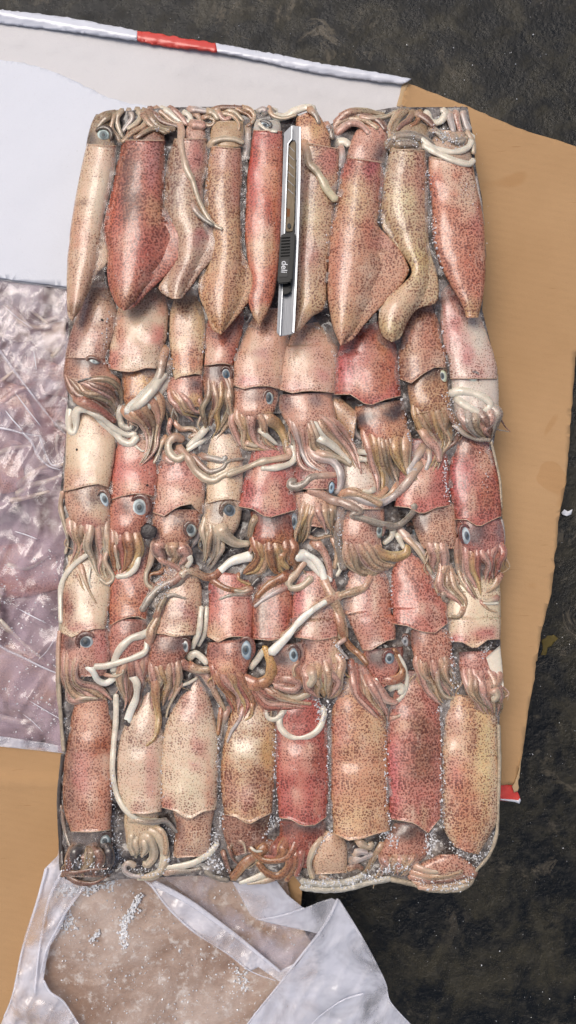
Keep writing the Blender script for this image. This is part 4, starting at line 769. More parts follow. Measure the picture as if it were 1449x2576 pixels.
E(g4, 'R6 735,335', 19, 24, 0, iris=(72, 78, 83), white=(130, 140, 146), outer=(90, 84, 84))
A(g4, 'B3 430,560 500,580 570,550 590,480 550,380 520,330', 12, 'orange', r1=6); A(g4, 'B3 380,560 420,660 480,730 540,750 600,690 625,600 615,480 560,370', 7, 'white', r1=5)
A(g4, 'B3 340,560 400,650 460,730 540,760', 14, 'pink', r1=8); A(g4, 'B3 480,640 540,620 590,640 570,680', 12, 'white', r1=9)
B_(g4, 'B3 160,480 190,680 320,840 420,910', 'B3 330,560 420,720 480,840 470,920', 4, 'pink red tan', ends=.04); A(g4, 'B3 490,890 560,870 640,820', 5, 'pale', r1=2)
E(h4, 'B3 610,260', 18, 23, .1, iris=(96, 96, 104), white=(170, 168, 172), outer=(120, 104, 104), pup=.3)
B_(h4, 'B3 700,460 740,640 850,760 920,800', 'B3 960,430 990,560 1040,640 1030,690', 6, 'pink tan olive', ends=.1)
A(h4, 'B3 870,460 880,600 930,700 1000,730', 6, 'pale', r1=4); A(h4, 'B3 930,430 950,550 1010,640', 7, 'tan', r1=4)
loft(pp('B3 1260,400 1290,500 1340,580 1400,640'), pp('B3 1385,290 1400,420 1410,540 1415,620'), 'flesh_flap', M['flesh'], i4, (238, 236, 224), .0, zc=(256, 262), hf=.3)
B_(i4, 'B3 1080,560 1110,680 1200,800 1300,880', 'B3 1400,560 1410,680 1400,800 1360,880', 8, 'pink tan pink olive', ends=.08)
A(i4, 'B3 1320,640 1360,700 1330,740', 14, 'pale', r1=9)

# ---------------- third row
a3 = squid('large cream squid with sparse black dots, left end of the third row', 'L3 210,650',
    ('L3 150,330 100,480 90,620 82,740 78,825', 'L3 300,330 355,480 368,580 345,720 330,822'), (226, 202, 170), .22, cu=(8, 2, -6, -10, 0),
    pat=[('L3 100,780', 40, 70, (200, 150, 120), .8, .4), ('L3 200,640', 70, 120, (234, 214, 184), .7, .14), ('L3 215,740', 20, 14, (190, 110, 100), .7, .3), ('L3 320,770', 40, 60, (214, 186, 150), .7, .2)],
    head=('L3 85,800 95,920 120,1010 140,1080', 'L3 320,800 332,920 330,1010 330,1080'), hcol=(214, 166, 142), hdens=.42, hpat=[('L3 260,890', 60, 70, (84, 84, 84), .75, .6), ('L3 180,870', 60, 40, (140, 120, 100), .6, .65), ('L3 280,980', 60, 50, (230, 206, 170), .7, .2), ('L3 230,1050', 60, 50, (196, 96, 96), .6, .4)])
b3 = squid('pink red squid with a bulging white ringed eye, second in the third row', 'L3 470,700',
    ('L3 375,520 362,600 352,720 342,880', 'L3 560,520 590,640 605,760 590,880'), (210, 116, 100), .42, cu=(6, -4, -10, -10, -2),
    pat=[('L3 430,720', 80, 70, (208, 92, 88), .8, .4), ('L3 470,830', 90, 40, (214, 150, 120), .7, .4)],
    head=('L3 342,870 340,960 338,1060 345,1140', 'L3 580,860 575,960 530,1060 510,1140'), hcol=(198, 120, 98), hdens=.45, hpat=[('L3 430,930', 40, 50, (80, 66, 66), .8, .5), ('L3 390,1000', 40, 90, (190, 96, 80), .6, .5)])
c3 = squid('pink speckled squid with a torn flap at its collar, third in the third row', 'L3 730,850',
    ('L3 625,610 606,720 598,850 582,955', 'L3 830,610 862,720 875,830 868,930'), (212, 146, 130), .55, cu=(2, 16, -6, -10, 22),
    pat=[('L3 820,900', 60, 70, (226, 192, 158), .85, .25), ('L3 650,880', 50, 50, (220, 176, 152), .7, .35), ('L3 730,740', 80, 60, (208, 112, 116), .7, .6)],
    head=('L3 592,950 585,1060 590,1130 600,1180', 'L3 855,950 835,1040 800,1110 770,1170'), hcol=(198, 140, 116), hdens=.55, hpat=[('L3 740,1010', 60, 50, (104, 84, 66), .7, .6), ('L3 700,1080', 60, 50, (214, 160, 130), .6, .4)])
d3 = squid('cream squid with a large dark round eye, fourth in the third row', 'L3 980,760',
    ('L3 905,480 895,600 895,750 892,905', 'L3 1030,480 1080,600 1092,750 1080,900'), (222, 200, 168), .3, cu=(4, -2, -6, -6, 0),
    pat=[('L3 1000,580', 60, 60, (230, 222, 202), .8, .2), ('L3 1080,640', 30, 60, (200, 150, 130), .6, .4), ('L3 1050,760', 30, 80, (200, 160, 120), .5, .4)],
    head=('L3 892,890 880,970 872,1040 870,1110', 'L3 1085,890 1080,970 1060,1050 1010,1130'), hcol=(214, 188, 158), hdens=.28, hpat=[('L3 950,960', 40, 50, (80, 76, 72), .8, .4)])
e3 = squid('mottled crimson squid with an open rim and golden brown curled arms', 'L3 1240,830',
    ('L3 1160,580 1130,680 1105,800 1078,925', 'L3 1370,590 1385,700 1388,820 1402,950'), (196, 92, 88), .5, cu=(2, 6, 26, 12, -2),
    pat=[('L3 1180,750', 60, 60, (220, 176, 152), .6, .4), ('L3 1290,900', 80, 60, (220, 170, 136), .6, .45), ('L3 1120,820', 30, 60, (190, 64, 72), .7, .5), ('L3 1340,860', 40, 80, (180, 76, 72), .7, .6)],
    head=('L3 1150,960 1160,1060 1150,1120 1150,1190', 'L3 1392,950 1385,1040 1375,1120 1385,1190'), hcol=(170, 88, 62), hdens=.66, hpat=[('L3 1270,1010', 110, 50, (78, 52, 56), .9, .5), ('L3 1220,1080', 60, 50, (170, 70, 60), .7, .6), ('L3 1300,1150', 80, 50, (196, 130, 66), .7, .6)])
f3 = squid('small pink squid squeezed beside the crusted grey tentacle end, sixth in the third row', 'A5 860,180',
    ('R4 250,600 220,700 225,790', 'R4 480,560 490,680 470,790'), (160, 84, 84), .6,
    head=('A5 760,80 765,190 780,270 770,340', 'A5 1040,60 1050,180 1040,280 1050,380'), hcol=(214, 160, 136), hdens=.45, hpat=[('A5 960,130', 60, 60, (226, 186, 160), .6, .3)])
g3 = squid('squid with rosy head and a thick yellow arm bent round its eye', 'R4 560,700',
    ('R4 490,560 470,680 475,800 490,900', 'R4 640,560 660,680 690,800 700,900'), (214, 200, 188), .3,
    pat=[('R4 560,740', 70, 60, (232, 228, 222), .8, .25), ('R4 650,860', 60, 60, (190, 96, 86), .7, .5)],
    head=('R4 520,900 490,980 488,1060 500,1130', 'R4 700,900 700,980 680,1060 690,1110'), hcol=(212, 156, 138), hdens=.45, hpat=[('R4 660,990', 40, 50, (70, 62, 60), .85, .3), ('R4 560,910', 90, 30, (150, 104, 96), .6, .5)])
h3 = squid('red squid with its pink head beside the pale arm, seventh in the third row', 'R4 960,780',
    ('R4 830,520 800,640 790,760 770,875', 'R4 1035,520 1052,640 1056,760 1062,870'), (196, 96, 88), .55, cu=(4, 8, 26, 10, 4),
    pat=[('R4 920,760', 30, 70, (226, 186, 164), .7, .2), ('R4 900,660', 60, 60, (206, 150, 130), .6, .45)],
    head=('R4 890,880 870,960 900,1060 930,1120', 'R4 1085,870 1090,980 1092,1060 1080,1120'), hcol=(216, 168, 142), hdens=.48, hpat=[('R4 900,980', 50, 60, (80, 66, 66), .85, .4), ('R4 1020,920', 70, 40, (130, 110, 106), .6, .4)])
i3 = squid('dark red and brown squid with frost flecks, right end of the third row', 'R4 1200,750',
    ('R4 1110,480 1085,580 1065,700 1075,830 1096,955', 'R4 1270,480 1300,600 1325,720 1340,830 1340,945'), (184, 82, 72), .62, cu=(0, 2, 22, 8, -4),
    pat=[('R4 1120,740', 50, 110, (184, 60, 76), .8, .6), ('R4 1240,650', 40, 110, (204, 160, 136), .6, .3), ('R4 1270,820', 60, 90, (176, 100, 66), .7, .7), ('R4 1150,570', 80, 50, (178, 130, 110), .7, .6)],
    head=('R4 1110,960 1120,1060 1150,1120 1200,1180', 'R4 1338,955 1352,1040 1348,1120 1330,1190'), hcol=(184, 110, 104), hdens=.5, hpat=[('R4 1210,1030', 70, 60, (60, 46, 54), .85, .4), ('R4 1330,1020', 20, 90, (90, 84, 96), .7, .2)])
E(a3, 'A4 430,240', 17, 26, -.3, iris=(76, 86, 92), white=(200, 214, 216), outer=(120, 116, 110), offx=.25)
A(a3, 'A4 95,180 80,300 110,440 140,560 120,680', 7, 'pale', r1=4, sink=-.1)
B_(a3, 'A4 150,480 190,600 170,700 150,800', 'A4 320,490 300,600 260,680 190,760', 4, 'pink tan olive', ends=.12)
B_(a3, 'A4 300,500 305,640 350,800 420,900', 'A4 480,480 475,640 440,800 470,900', 4, 'pale pink tan', ends=.06, taper=.6)
A(a3, 'A4 460,660 440,740 480,820 510,880 460,930 400,890', 6, 'pale', r1=5); A(a3, 'A4 300,690 230,740 150,820 100,900 80,1000 78,1150 82,1242', 9, 'white', r1=7, sink=.1)
A(a3, 'A4 240,770 270,880 320,1000 370,1090', 7.5, 'tan', r1=2); A(a3, 'A4 320,800 310,900 330,960', 4, 'white', r1=2); A(a3, 'A4 215,850 260,960 320,1040', 3.5, 'gold', r1=1.5)
E(b3, 'A4 722,305', 27, 33, .15, iris=(120, 128, 129), white=(212, 224, 220), outer=(160, 150, 140), pup=.45)
B_(b3, 'A4 480,560 480,680 500,800 540,850', 'A4 600,560 600,680 590,780 580,850', 3, 'orange pale red', ends=.04, taper=.6)
B_(b3, 'A4 600,520 620,640 600,760 560,850', 'A4 720,560 730,680 690,800 600,860', 2, 'orange gold', ends=.04, taper=.7)
A(b3, 'A4 720,700 690,800 620,860 540,870', 9, 'white', r1=7); A(b3, 'A4 520,600 535,700 560,800', 5, 'pale', r1=4)
E(c3, 'A4 1140,490', 21, 26, -.25, iris=(89, 94, 92), white=(214, 216, 200), outer=(170, 140, 110), pup=.52, offx=-.1, offy=-.2)
B_(c3, 'A4 870,620 880,700 920,780', 'A4 1110,650 1090,740 1050,800', 3, 'pink tan', ends=.03)
A(c3, 'A4 870,680 900,740 980,770 1050,820 1040,880', 7.5, 'pink', r1=6); A(c3, 'A4 830,640 810,760 775,850 780,930 830,970', 8, 'pale', r1=5); A(c3, 'A4 1115,680 1140,740 1110,790', 9, 'white', r1=7)
A(c3, 'A4 930,800 880,840 820,850 800,900 840,940', 5, 'orange', r1=3); A(c3, 'A4 940,880 900,920 860,940', 12, 'pink', r1=7); A(c3, 'A4 1230,450 1190,560 1140,640', 7, 'lilac', r1=5)
A(c3, 'A4 1200,800 1100,850 1020,920 920,960 860,1030', 11, 'grey', r1=14, tip=(140, 134, 126)); A(c3, 'A4 860,950 840,1030 860,1110', 12, 'grey', r1=10)
E(d3, 'L3 1015,960', 27, 32, -.1, iris=(96, 102, 107), white=(208, 218, 214), outer=(150, 136, 116), pup=.6, offx=.05, offy=-.2)
B_(d3, 'A5 0,360 10,480 0,600 -20,680', 'A5 130,380 130,500 110,620 40,720', 4, 'pale tan grey', ends=.1)
A(d3, 'A5 120,330 170,420 260,490 370,500', 17, 'pale', r1=8); A(d3, 'A5 140,480 160,540 100,640 60,700', 8, 'grey', r1=3)
A(d3, 'A5 440,270 400,340 380,440', 9, 'olive', r1=6)
E(e3, 'A5 738,320', 14, 30, .1, iris=(56, 68, 80), white=(150, 170, 186), outer=(110, 104, 110))
B_(e3, 'A5 395,520 420,620 330,720 290,770', 'A5 530,500 520,640 480,730 380,740', 3, 'orange gold tan', ends=.03, taper=.7)
B_(e3, 'A5 530,520 540,640 590,730 650,750', 'A5 740,530 750,640 745,700 740,730', 4, 'orange gold orange', ends=.03, taper=.7)
A(e3, 'A5 290,740 290,790 350,820 410,840', 5.5, 'gold', r1=4); A(e3, 'A5 650,560 640,640 690,700', 12, 'gold', r1=6)
A(e3, 'A5 740,740 640,780 530,840 440,930', 15, 'orange', r1=8); A(e3, 'A5 690,850 600,890 500,950 420,1010', 8, 'lilac', r1=4)
A(e3, 'A5 0,750 80,800 180,860 280,880 380,850', 9, 'orange', r1=5); A(e3, 'A5 410,880 320,910 220,920 130,955', 8, 'grey', r1=3); A(e3, 'A5 400,860 330,890 260,880', 6, 'pale', r1=4)
A(e3, 'A5 385,600 300,620 220,650 140,720', 14, 'bright', r1=12, sink=0); A(e3, 'A5 150,710 90,760 20,770 -60,730 -130,720 -180,760', 10, 'orange', r1=9, tip=(200, 184, 160))
A(e3, 'A5 -180,750 -230,800 -300,830 -380,880 -450,960 -500,1040', 11, 'grey', r1=9)
A(e3, 'A5 490,780 440,800 400,840', 9, 'dark', r1=6)
B_(f3, 'A5 800,200 780,320 740,420 740,540', 'A5 930,220 880,330 850,440 800,500', 4, 'tan gold olive', ends=.1)
B_(f3, 'A5 920,220 960,340 1020,460', 'A5 1060,200 1060,330 1070,440', 3, 'pink tan olive', ends=.1)
A(f3, 'A5 840,430 920,460 1000,440 1060,430', 6, 'tan', r1=5); A(f3, 'A5 890,470 980,560 1030,700 1040,800', 13, 'pink', r1=5); A(f3, 'A5 1050,440 1090,560 1070,700', 8, 'tan', r1=5)
A(f3, 'A5 1100,640 1120,700 1090,760', 8, 'white', r1=6); A(f3, 'A5 1100,200 1110,320 1100,460 1120,560 1150,700', 15, 'grey', r1=10, tip=(120, 110, 100))
A(f3, 'A5 760,600 830,600 920,690 980,760 1040,800', 17, 'bright', r1=9, sink=0); A(f3, 'A5 800,570 900,620 960,700 990,800', 11, 'bright', r1=11)
A(f3, 'A5 980,780 1010,850 1060,950 1110,1060 1130,1170 1140,1260', 13, 'tan', r1=14, lift=.5); A(f3, 'B2 1190,20 1220,110 1240,200 1300,300 1380,370 1440,440', 10, 'orange', r1=9)
A(f3, 'A5 1360,790 1310,870 1220,900 1130,910', 6, 'tan', r1=9); A(f3, 'A5 1120,920 1020,960 920,1020 820,1110 720,1210 650,1260', 11, 'tan', r1=11, lift=.5)
A(f3, 'A5 1000,970 880,1050 780,1140 B2 780,230 660,350', 8, 'bright', r1=13, lift=.8)
A(f3, 'A5 830,640 760,740 700,810 720,860 800,850 880,780', 9, 'pale', r1=8); A(f3, 'B2 1260,240 1200,300 1280,400', 6, 'lilac', r1=4)
E(g3, 'A6 400,290', 14, 24, .15, iris=(83, 92, 92), white=(150, 156, 140), outer=(100, 96, 84))
A(g3, 'A6 330,400 430,480 540,500 620,470 620,420', 17, 'gold', r1=9); B_(g3, 'A6 130,440 140,560 260,650 400,650', 'A6 330,420 400,520 470,560 560,560', 5, 'tan olive pink tan', ends=.06, taper=.8)
A(g3, 'A6 510,260 500,340 440,390', 10, 'white', r1=8); A(g3, 'A6 540,310 570,370 600,430', 8, 'white', r1=6)
A(g3, 'A6 330,660 280,750 180,790 80,820', 9, 'tan', r1=10)
E(h3, 'A6 665,300', 17, 26, -.4, iris=(67, 86, 100), white=(160, 170, 172), outer=(150, 140, 130))
A(h3, 'A6 560,260 640,360 740,440 790,560 850,690', 13, 'lilac', r1=4); A(h3, 'A6 610,340 700,430 760,520 830,640', 8, 'pale', r1=4)
B_(h3, 'A6 780,430 800,560 870,660', 'A6 940,420 950,560 880,700', 3, 'pink tan', ends=.05); A(h3, 'A6 950,560 900,660 860,740 880,790', 8, 'tan', r1=7)
B_(h3, 'A6 900,640 920,760 1040,860 1080,940', 'A6 1010,640 1060,780 1110,880 1100,960', 3, 'pink olive tan', ends=.03, taper=.7); A(h3, 'A6 1090,920 1050,990 970,990', 7.5, 'olive', r1=6); A(h3, 'A6 920,780 930,850 960,860', 7, 'grey', r1=5)
E(i3, 'A6 1110,330', 17, 32, -.25, iris=(76, 84, 96), white=(180, 192, 196), outer=(130, 110, 110), offx=.1)
B_(i3, 'A6 1020,430 1030,600 1080,740 1180,880', 'A6 1100,460 1110,620 1180,780 1240,900', 3, 'tan pink olive', ends=.04); B_(i3, 'A6 1090,480 1110,620 1180,760 1220,860', 'A6 1190,500 1210,640 1230,780 1240,860', 2, 'pink gold', ends=.02)
B_(i3, 'A6 1200,480 1220,600 1240,740', 'A6 1400,460 1390,600 1340,720', 5, 'red pink', ends=.1); A(i3, 'A6 1390,640 1340,740 1260,800', 8, 'tan', r1=7); A(i3, 'A6 1220,860 1290,930 1360,950', 5, 'tan', r1=2); A(i3, 'A6 1370,830 1300,860 1250,860', 8, 'pale', r1=4); A(i3, 'A6 1370,880 1300,885 1250,880', 4, 'white', r1=3)

# ---------------- second row
a2 = squid('greyish brown squid with striped arms bent right, starting the second row', 'L1 240,1350',
    ('L1 210,1020 180,1180 150,1300 115,1400 92,1500 95,1560', 'L1 310,1020 345,1180 372,1270 355,1400 320,1500 302,1560'), (188, 152, 134), .45, cu=(8, 4, -2, -4, 0),
    pat=[('L1 200,1250', 40, 80, (166, 92, 100), .6, .5), ('L1 130,1430', 50, 80, (140, 84, 84), .7, .6), ('L1 280,1250', 60, 90, (204, 172, 150), .7, .4), ('L1 230,1100', 40, 50, (176, 164, 158), .7, .4)],
    head=('L3 90,85 84,170 100,250 140,320', 'L3 300,90 330,160 380,210 400,270'), hcol=(176, 122, 98), hdens=.42, hpat=[('L3 200,110', 70, 40, (66, 58, 62), .85, .3), ('L3 100,190', 40, 60, (110, 80, 78), .6, .5)], hz=(244, 256))
b2 = squid('cream squid with blushing red sides and pale tentacle across its yellow head', 'L1 500,1400',
    ('L1 430,1140 385,1260 360,1380 335,1520 L3 328,140', 'L1 640,1100 662,1220 662,1340 650,1440 L3 628,70 608,150'), (228, 204, 178), .32, cu=(0, 6, 8, -4, -4),
    pat=[('L1 350,1560', 50, 70, (206, 104, 92), .8, .5), ('L1 400,1420', 30, 120, (212, 130, 112), .7, .5), ('L1 600,1400', 60, 60, (210, 96, 92), .75, .35), ('L1 640,1250', 30, 80, (214, 140, 120), .6, .45), ('L1 510,1330', 70, 90, (236, 218, 190), .7, .16)],
    head=('L3 415,140 415,230 425,320 450,390', 'L3 600,150 610,230 600,310 580,370'), hcol=(204, 142, 100), hdens=.5, hpat=[('L3 530,230', 60, 60, (214, 166, 84), .85, .35), ('L3 560,160', 60, 30, (70, 60, 66), .8, .3), ('L3 450,260', 30, 60, (180, 120, 80), .6, .6)])
c2 = squid('slim yellow cream squid with an orange patch above its collar', 'L1 780,1400',
    ('L1 710,1100 688,1240 680,1380 690,1520 L3 705,200', 'L1 835,1100 868,1240 878,1380 872,1500 L3 860,180'), (226, 202, 164), .36, cu=(4, -4, -4, -6, 0),
    pat=[('L3 770,90', 90, 60, (208, 126, 88), .9, .55), ('L1 740,1250', 40, 90, (212, 172, 140), .6, .5), ('L1 850,1300', 30, 100, (206, 176, 130), .6, .3)],
    head=('L3 690,195 672,260 690,320 720,380', 'L3 865,185 860,250 862,310 870,360'), hcol=(204, 136, 118), hdens=.5, hpat=[('L3 820,240', 50, 40, (76, 70, 78), .85, .3), ('L3 820,330', 40, 40, (212, 170, 96), .7, .3)])
d2 = squid('short red squid with a bright eye and long olive arms, second row', 'L1 980,1480',
    ('L1 900,1240 888,1380 884,1500 L3 880,120', 'L1 1120,1200 1100,1340 1070,1460 L3 1035,125'), (200, 104, 88), .5, cu=(2, 0, -4, -4, 0),
    pat=[('L1 950,1420', 50, 60, (206, 120, 98), .6, .5), ('L1 1050,1400', 40, 70, (206, 140, 116), .6, .4)],
    head=('L3 880,110 875,190 880,270 890,330', 'L3 1035,115 1035,200 1020,280 1000,330'), hcol=(168, 110, 86), hdens=.55, hpat=[('L3 930,160', 60, 50, (60, 48, 58), .85, .3)])
e2 = squid('rosy cream squid below the knife tip with yellow arms clasping a white tentacle', 'L1 1200,1520',
    ('L1 1150,1250 1120,1360 1080,1480 L3 1055,80 1038,240', 'L1 1330,1250 1350,1380 1355,1480 L3 1340,120 1312,262'), (218, 168, 146), .34, cu=(-2, 6, -4, -6, 0),
    pat=[('L3 1190,60', 40, 30, (176, 100, 110), .6, .3), ('L3 1130,215', 50, 30, (206, 110, 120), .8, .3), ('L1 1250,1400', 60, 60, (216, 160, 144), .5, .4), ('L3 1290,150', 30, 90, (222, 184, 150), .6, .3)],
    head=('L3 1042,255 1048,330 1055,400 1060,440', 'L3 1290,250 1285,330 1260,400 1230,440'), hcol=(210, 152, 130), hdens=.42, hpat=[('L3 1160,290', 60, 40, (130, 104, 100), .7, .4), ('L3 1240,430', 40, 60, (220, 170, 90), .7, .3)])
f2 = squid('smooth pinkish cream squid with twisting lilac white arms, middle of second row', 'R4 300,100',
    ('R2 220,1290 180,1400 R4 165,20 150,130 140,252', 'R2 370,1260 430,1380 R4 450,20 448,140 436,268'), (222, 176, 156), .34, cu=(-2, 6, -2, -2, 0),
    pat=[('R2 290,1450', 60, 60, (226, 190, 168), .6, .3), ('R4 370,170', 40, 40, (206, 120, 126), .6, .3), ('R4 240,80', 60, 70, (232, 206, 178), .7, .2), ('R4 230,240', 60, 24, (190, 120, 120), .6, .3)],
    head=('R4 150,280 150,360 190,440 240,520', 'R4 415,270 425,360 440,420 440,460'), hcol=(212, 156, 136), hdens=.36, hpat=[('R4 175,320', 40, 50, (90, 74, 84), .7, .5), ('R4 330,310', 40, 40, (110, 100, 110), .7, .3)])
g2 = squid('bright red squid with bruised black head and long tan arms hanging down', 'R4 610,150',
    ('R2 480,1330 455,1450 R4 448,80 440,200 440,285', 'R2 710,1250 760,1380 R4 775,80 785,200 795,300'), (200, 92, 84), .55, cu=(-4, -6, 22, 4, -8),
    pat=[('R4 500,130', 50, 90, (206, 80, 98), .8, .45), ('R4 720,120', 50, 140, (196, 110, 70), .8, .6), ('R4 640,60', 50, 100, (180, 120, 90), .6, .5), ('R4 620,260', 90, 40, (214, 130, 96), .6, .5), ('R2 560,1450', 70, 60, (200, 110, 110), .6, .5)],
    head=('R4 560,345 570,430 605,520 615,600', 'R4 800,310 818,400 825,500 830,600'), hcol=(206, 140, 104), hdens=.5, hpat=[('R4 600,410', 60, 50, (46, 34, 38), .97, .5), ('R4 770,370', 60, 50, (50, 38, 40), .97, .5), ('R4 690,330', 50, 24, (206, 188, 166), .7, .2), ('R4 650,490', 50, 60, (204, 104, 90), .6, .5), ('R4 770,540', 40, 60, (216, 168, 104), .7, .4)])
h2 = squid('brown densely spotted squid with ribbed golden arms, second last in second row', 'R2 920,1400',
    ('R2 850,1150 820,1280 800,1400 R4 790,50 795,180', 'R2 980,1150 1005,1280 1020,1400 R4 1036,30 1040,130'), (184, 132, 106), .62, cu=(4, 22, 4, -6, 0),
    pat=[('R2 960,1350', 60, 90, (204, 132, 106), .7, .6), ('R4 830,120', 40, 90, (150, 110, 84), .6, .7), ('R2 900,1200', 60, 60, (206, 150, 126), .6, .4)],
    head=('R4 850,165 845,260 865,350 895,430', 'R4 1038,130 1045,230 1062,330 1070,420'), hcol=(186, 140, 98), hdens=.6, hpat=[('R4 960,160', 90, 40, (84, 70, 56), .8, .5), ('R4 860,220', 30, 60, (80, 56, 56), .7, .4)])
i2 = squid('frosted white and rose squid with a loose eye ring, ending second row', 'R2 1150,1400',
    ('R2 1060,980 1020,1120 1020,1280 1045,1420 R4 1060,80 1072,190', 'R2 1230,1100 1232,1240 1262,1330 R4 1288,30 1312,110 1318,190'), (216, 188, 182), .34, cu=(0, 0, 0, 0, 0),
    pat=[('R2 1090,1270', 60, 130, (196, 108, 116), .8, .5), ('R2 1210,1340', 60, 110, (228, 224, 214), .95, .18), ('R4 1160,60', 30, 90, (196, 100, 110), .7, .5), ('R2 1080,1100', 50, 60, (190, 110, 110), .6, .5)],
    head=('R4 1080,180 1085,270 1100,380 1115,480', 'R4 1316,170 1322,280 1318,380 1300,480'), hcol=(208, 200, 196), hdens=.15, hpat=[('R4 1190,240', 90, 60, (220, 218, 212), .7, .1), ('R4 1110,380', 30, 60, (160, 160, 162), .6, .2)], hgroove=.3)
E(a2, 'A1 350,150', 20, 10, .35, iris=(120, 128, 128), white=(210, 216, 208), outer=(90, 84, 90), pup=.2)
B_(a2, 'A1 150,330 210,450 360,520 480,590 540,660', 'A1 260,300 380,300 500,330 570,420 560,560', 7, 'pink brown olive tan', ends=.05, taper=.8)
A(a2, 'A1 200,440 300,500 420,560 520,640', 14, 'red', r1=7); A(a2, 'A1 220,320 270,300 330,285', 3, 'dark', r1=1.5)
A(a2, 'A1 170,500 150,600 150,700 185,735 205,680 205,580 240,540 330,560 420,640 520,730 580,800 650,820 700,770', 11, 'white', r1=11)
A(a2, 'A1 300,550 420,620 520,700 620,750 690,740', 8.5, 'white', r1=8)
A(b2, 'A1 930,40 905,150 885,260 830,350 720,460 620,560', 13, 'grey', r1=13, tip=(232, 228, 212)); A(b2, 'A1 960,130 950,240 930,340', 13, 'grey', r1=8)
B_(b2, 'A1 860,310 790,390 700,480 600,580', 'A1 930,370 860,460 760,550 640,600', 2, 'white', taper=.9, ends=0)
A(b2, 'A1 590,500 560,580 580,670 640,690 680,630', 11, 'white', r1=8)
B_(b2, 'A1 620,600 720,660 780,800 740,960 660,1040', 'A1 890,470 900,600 870,760 840,900 700,1040', 6, 'pink tan brown olive', ends=.15, taper=.5)
A(b2, 'A1 890,450 960,520 1000,600 960,690 990,770', 7.5, 'tan', r1=5); A(b2, 'A1 940,760 900,830 870,920 840,980', 6.5, 'pale', r1=4); A(b2, 'A1 690,840 740,880 760,880', 4, 'white', r1=3)
B_(c2, 'A1 980,470 1020,560 1110,610 1170,680', 'A1 1100,440 1160,520 1230,550 1290,540', 4, 'pink gold tan', ends=.1); A(c2, 'A1 1000,640 1060,700 1150,700 1190,740 1130,770', 8.5, 'tan', r1=6)
A(c2, 'A1 980,620 960,720 1000,760 1060,770', 7, 'pink', r1=4); A(c2, 'A1 1200,440 1230,520 1240,600', 6, 'pink', r1=3); A(c2, 'A1 1250,600 1260,680 1210,720', 5, 'tan', r1=3); A(c2, 'A1 1230,590 1200,660 1215,700', 4, 'pale', r1=3)
E(d2, 'L3 1000,180', 16, 22, -.1, iris=(67, 89, 105), white=(206, 216, 218), outer=(120, 120, 120), pup=.5)
B_(d2, 'L3 895,240 905,330 870,420 L3 890,530', 'L3 1030,240 1045,350 1020,440 L3 930,570', 6, 'olive tan brown gold', ends=.08)
A(d2, 'A1 1270,690 1210,760 1120,850', 10, 'white', r1=9); A(d2, 'A1 1260,780 1180,830 1110,880', 9, 'white', r1=7)
A(d2, 'A1 1080,790 1010,770 960,820 970,900 1030,950 1090,920', 10.5, 'pale', r1=10); A(d2, 'A1 1040,850 1120,940 1180,1040 1270,1110 1340,1120 A2 150,880 260,830', 11, 'pale', r1=9)
A(d2, 'A1 1150,920 1230,1000 1300,1050 1400,1020 A2 200,760 330,735', 9, 'grey', r1=3); A(d2, 'A1 1210,920 1300,940 1400,960 A2 180,720', 11, 'grey', r1=6, tip=(170, 164, 154))
A(d2, 'A1 920,920 960,960 1000,980', 9, 'pink', r1=6)
E(e2, 'L3 1243,318', 19, 30, .05, iris=(67, 78, 83), white=(196, 200, 184), outer=(150, 124, 100), pup=.5, offy=-.15)
B_(e2, 'A2 250,410 280,560 330,650 480,670', 'A2 470,400 500,560 560,640 640,680', 6, 'pink tan gold pink', ends=.08)
A(e2, 'A2 470,380 600,460 670,580 680,690', 17, 'gold', r1=6); A(e2, 'A2 460,500 530,560 600,620', 11, 'white', r1=4); A(e2, 'A2 340,600 380,620 440,640', 9, 'pale', r1=4)
A(e2, 'A2 690,540 730,640 740,740 680,790 560,815 480,815', 10.5, 'white', r1=9, lift=.5); A(e2, 'A2 690,640 700,710 600,740 480,760 380,800 280,840 200,870', 9.5, 'pale', r1=7, lift=.5)
E(f2, 'R4 365,325', 18, 27, -.1, iris=(100, 105, 110), white=(190, 190, 180), outer=(160, 140, 130), pup=.62, offy=-.2)
B_(f2, 'A2 700,460 760,600 780,740 850,830 1050,870', 'A2 860,480 850,600 870,700 950,790 1060,850', 4, 'pink lilac pink', ends=.03, taper=.6)
B_(f2, 'A2 850,450 880,560 960,660 1140,750', 'A2 950,380 1080,490 1200,620 1290,860', 5, 'tan pale white tan pink', ends=.05)
A(f2, 'A2 870,640 920,720 1040,750 1110,830 1120,940 1090,1010', 12, 'lilac', r1=8, lift=.5); A(f2, 'A2 920,690 1020,710 1120,740 1200,790', 10, 'pale', r1=5); A(f2, 'A2 930,560 1030,620 1120,690 1200,770', 12, 'white', r1=5)
A(f2, 'A2 1000,390 1120,480 1210,600 1260,720 1290,860', 9, 'pink', r1=2.5)
E(f2, 'A2 1045,970', 10, 20, .1, iris=(76, 102, 120), white=(150, 176, 190), outer=(120, 120, 120))
A(g2, 'A3 200,460 190,540 200,620 250,680', 11, 'lilac', r1=4)
loft(pp('R4 432,290 470,300 520,340 560,380'), pp('R4 420,360 450,420 500,470 540,540'), 'funnel', M['arm'], g2, (196, 160, 130), .4, zc=(232, 236))
B_(g2, 'A3 280,680 330,860 370,1000 380,1120', 'A3 420,660 440,840 470,1000 460,1140', 3, 'pink gold tan', ends=.02, taper=.8)
B_(g2, 'A3 410,700 450,860 500,1000 540,1110', 'A3 520,700 530,820 550,920 580,1000', 3, 'olive tan olive', ends=.1)
B_(g2, 'A3 510,680 530,840 620,960 720,1030', 'A3 640,700 640,860 660,960 790,1080', 2, 'gold tan', ends=.02, taper=.3)
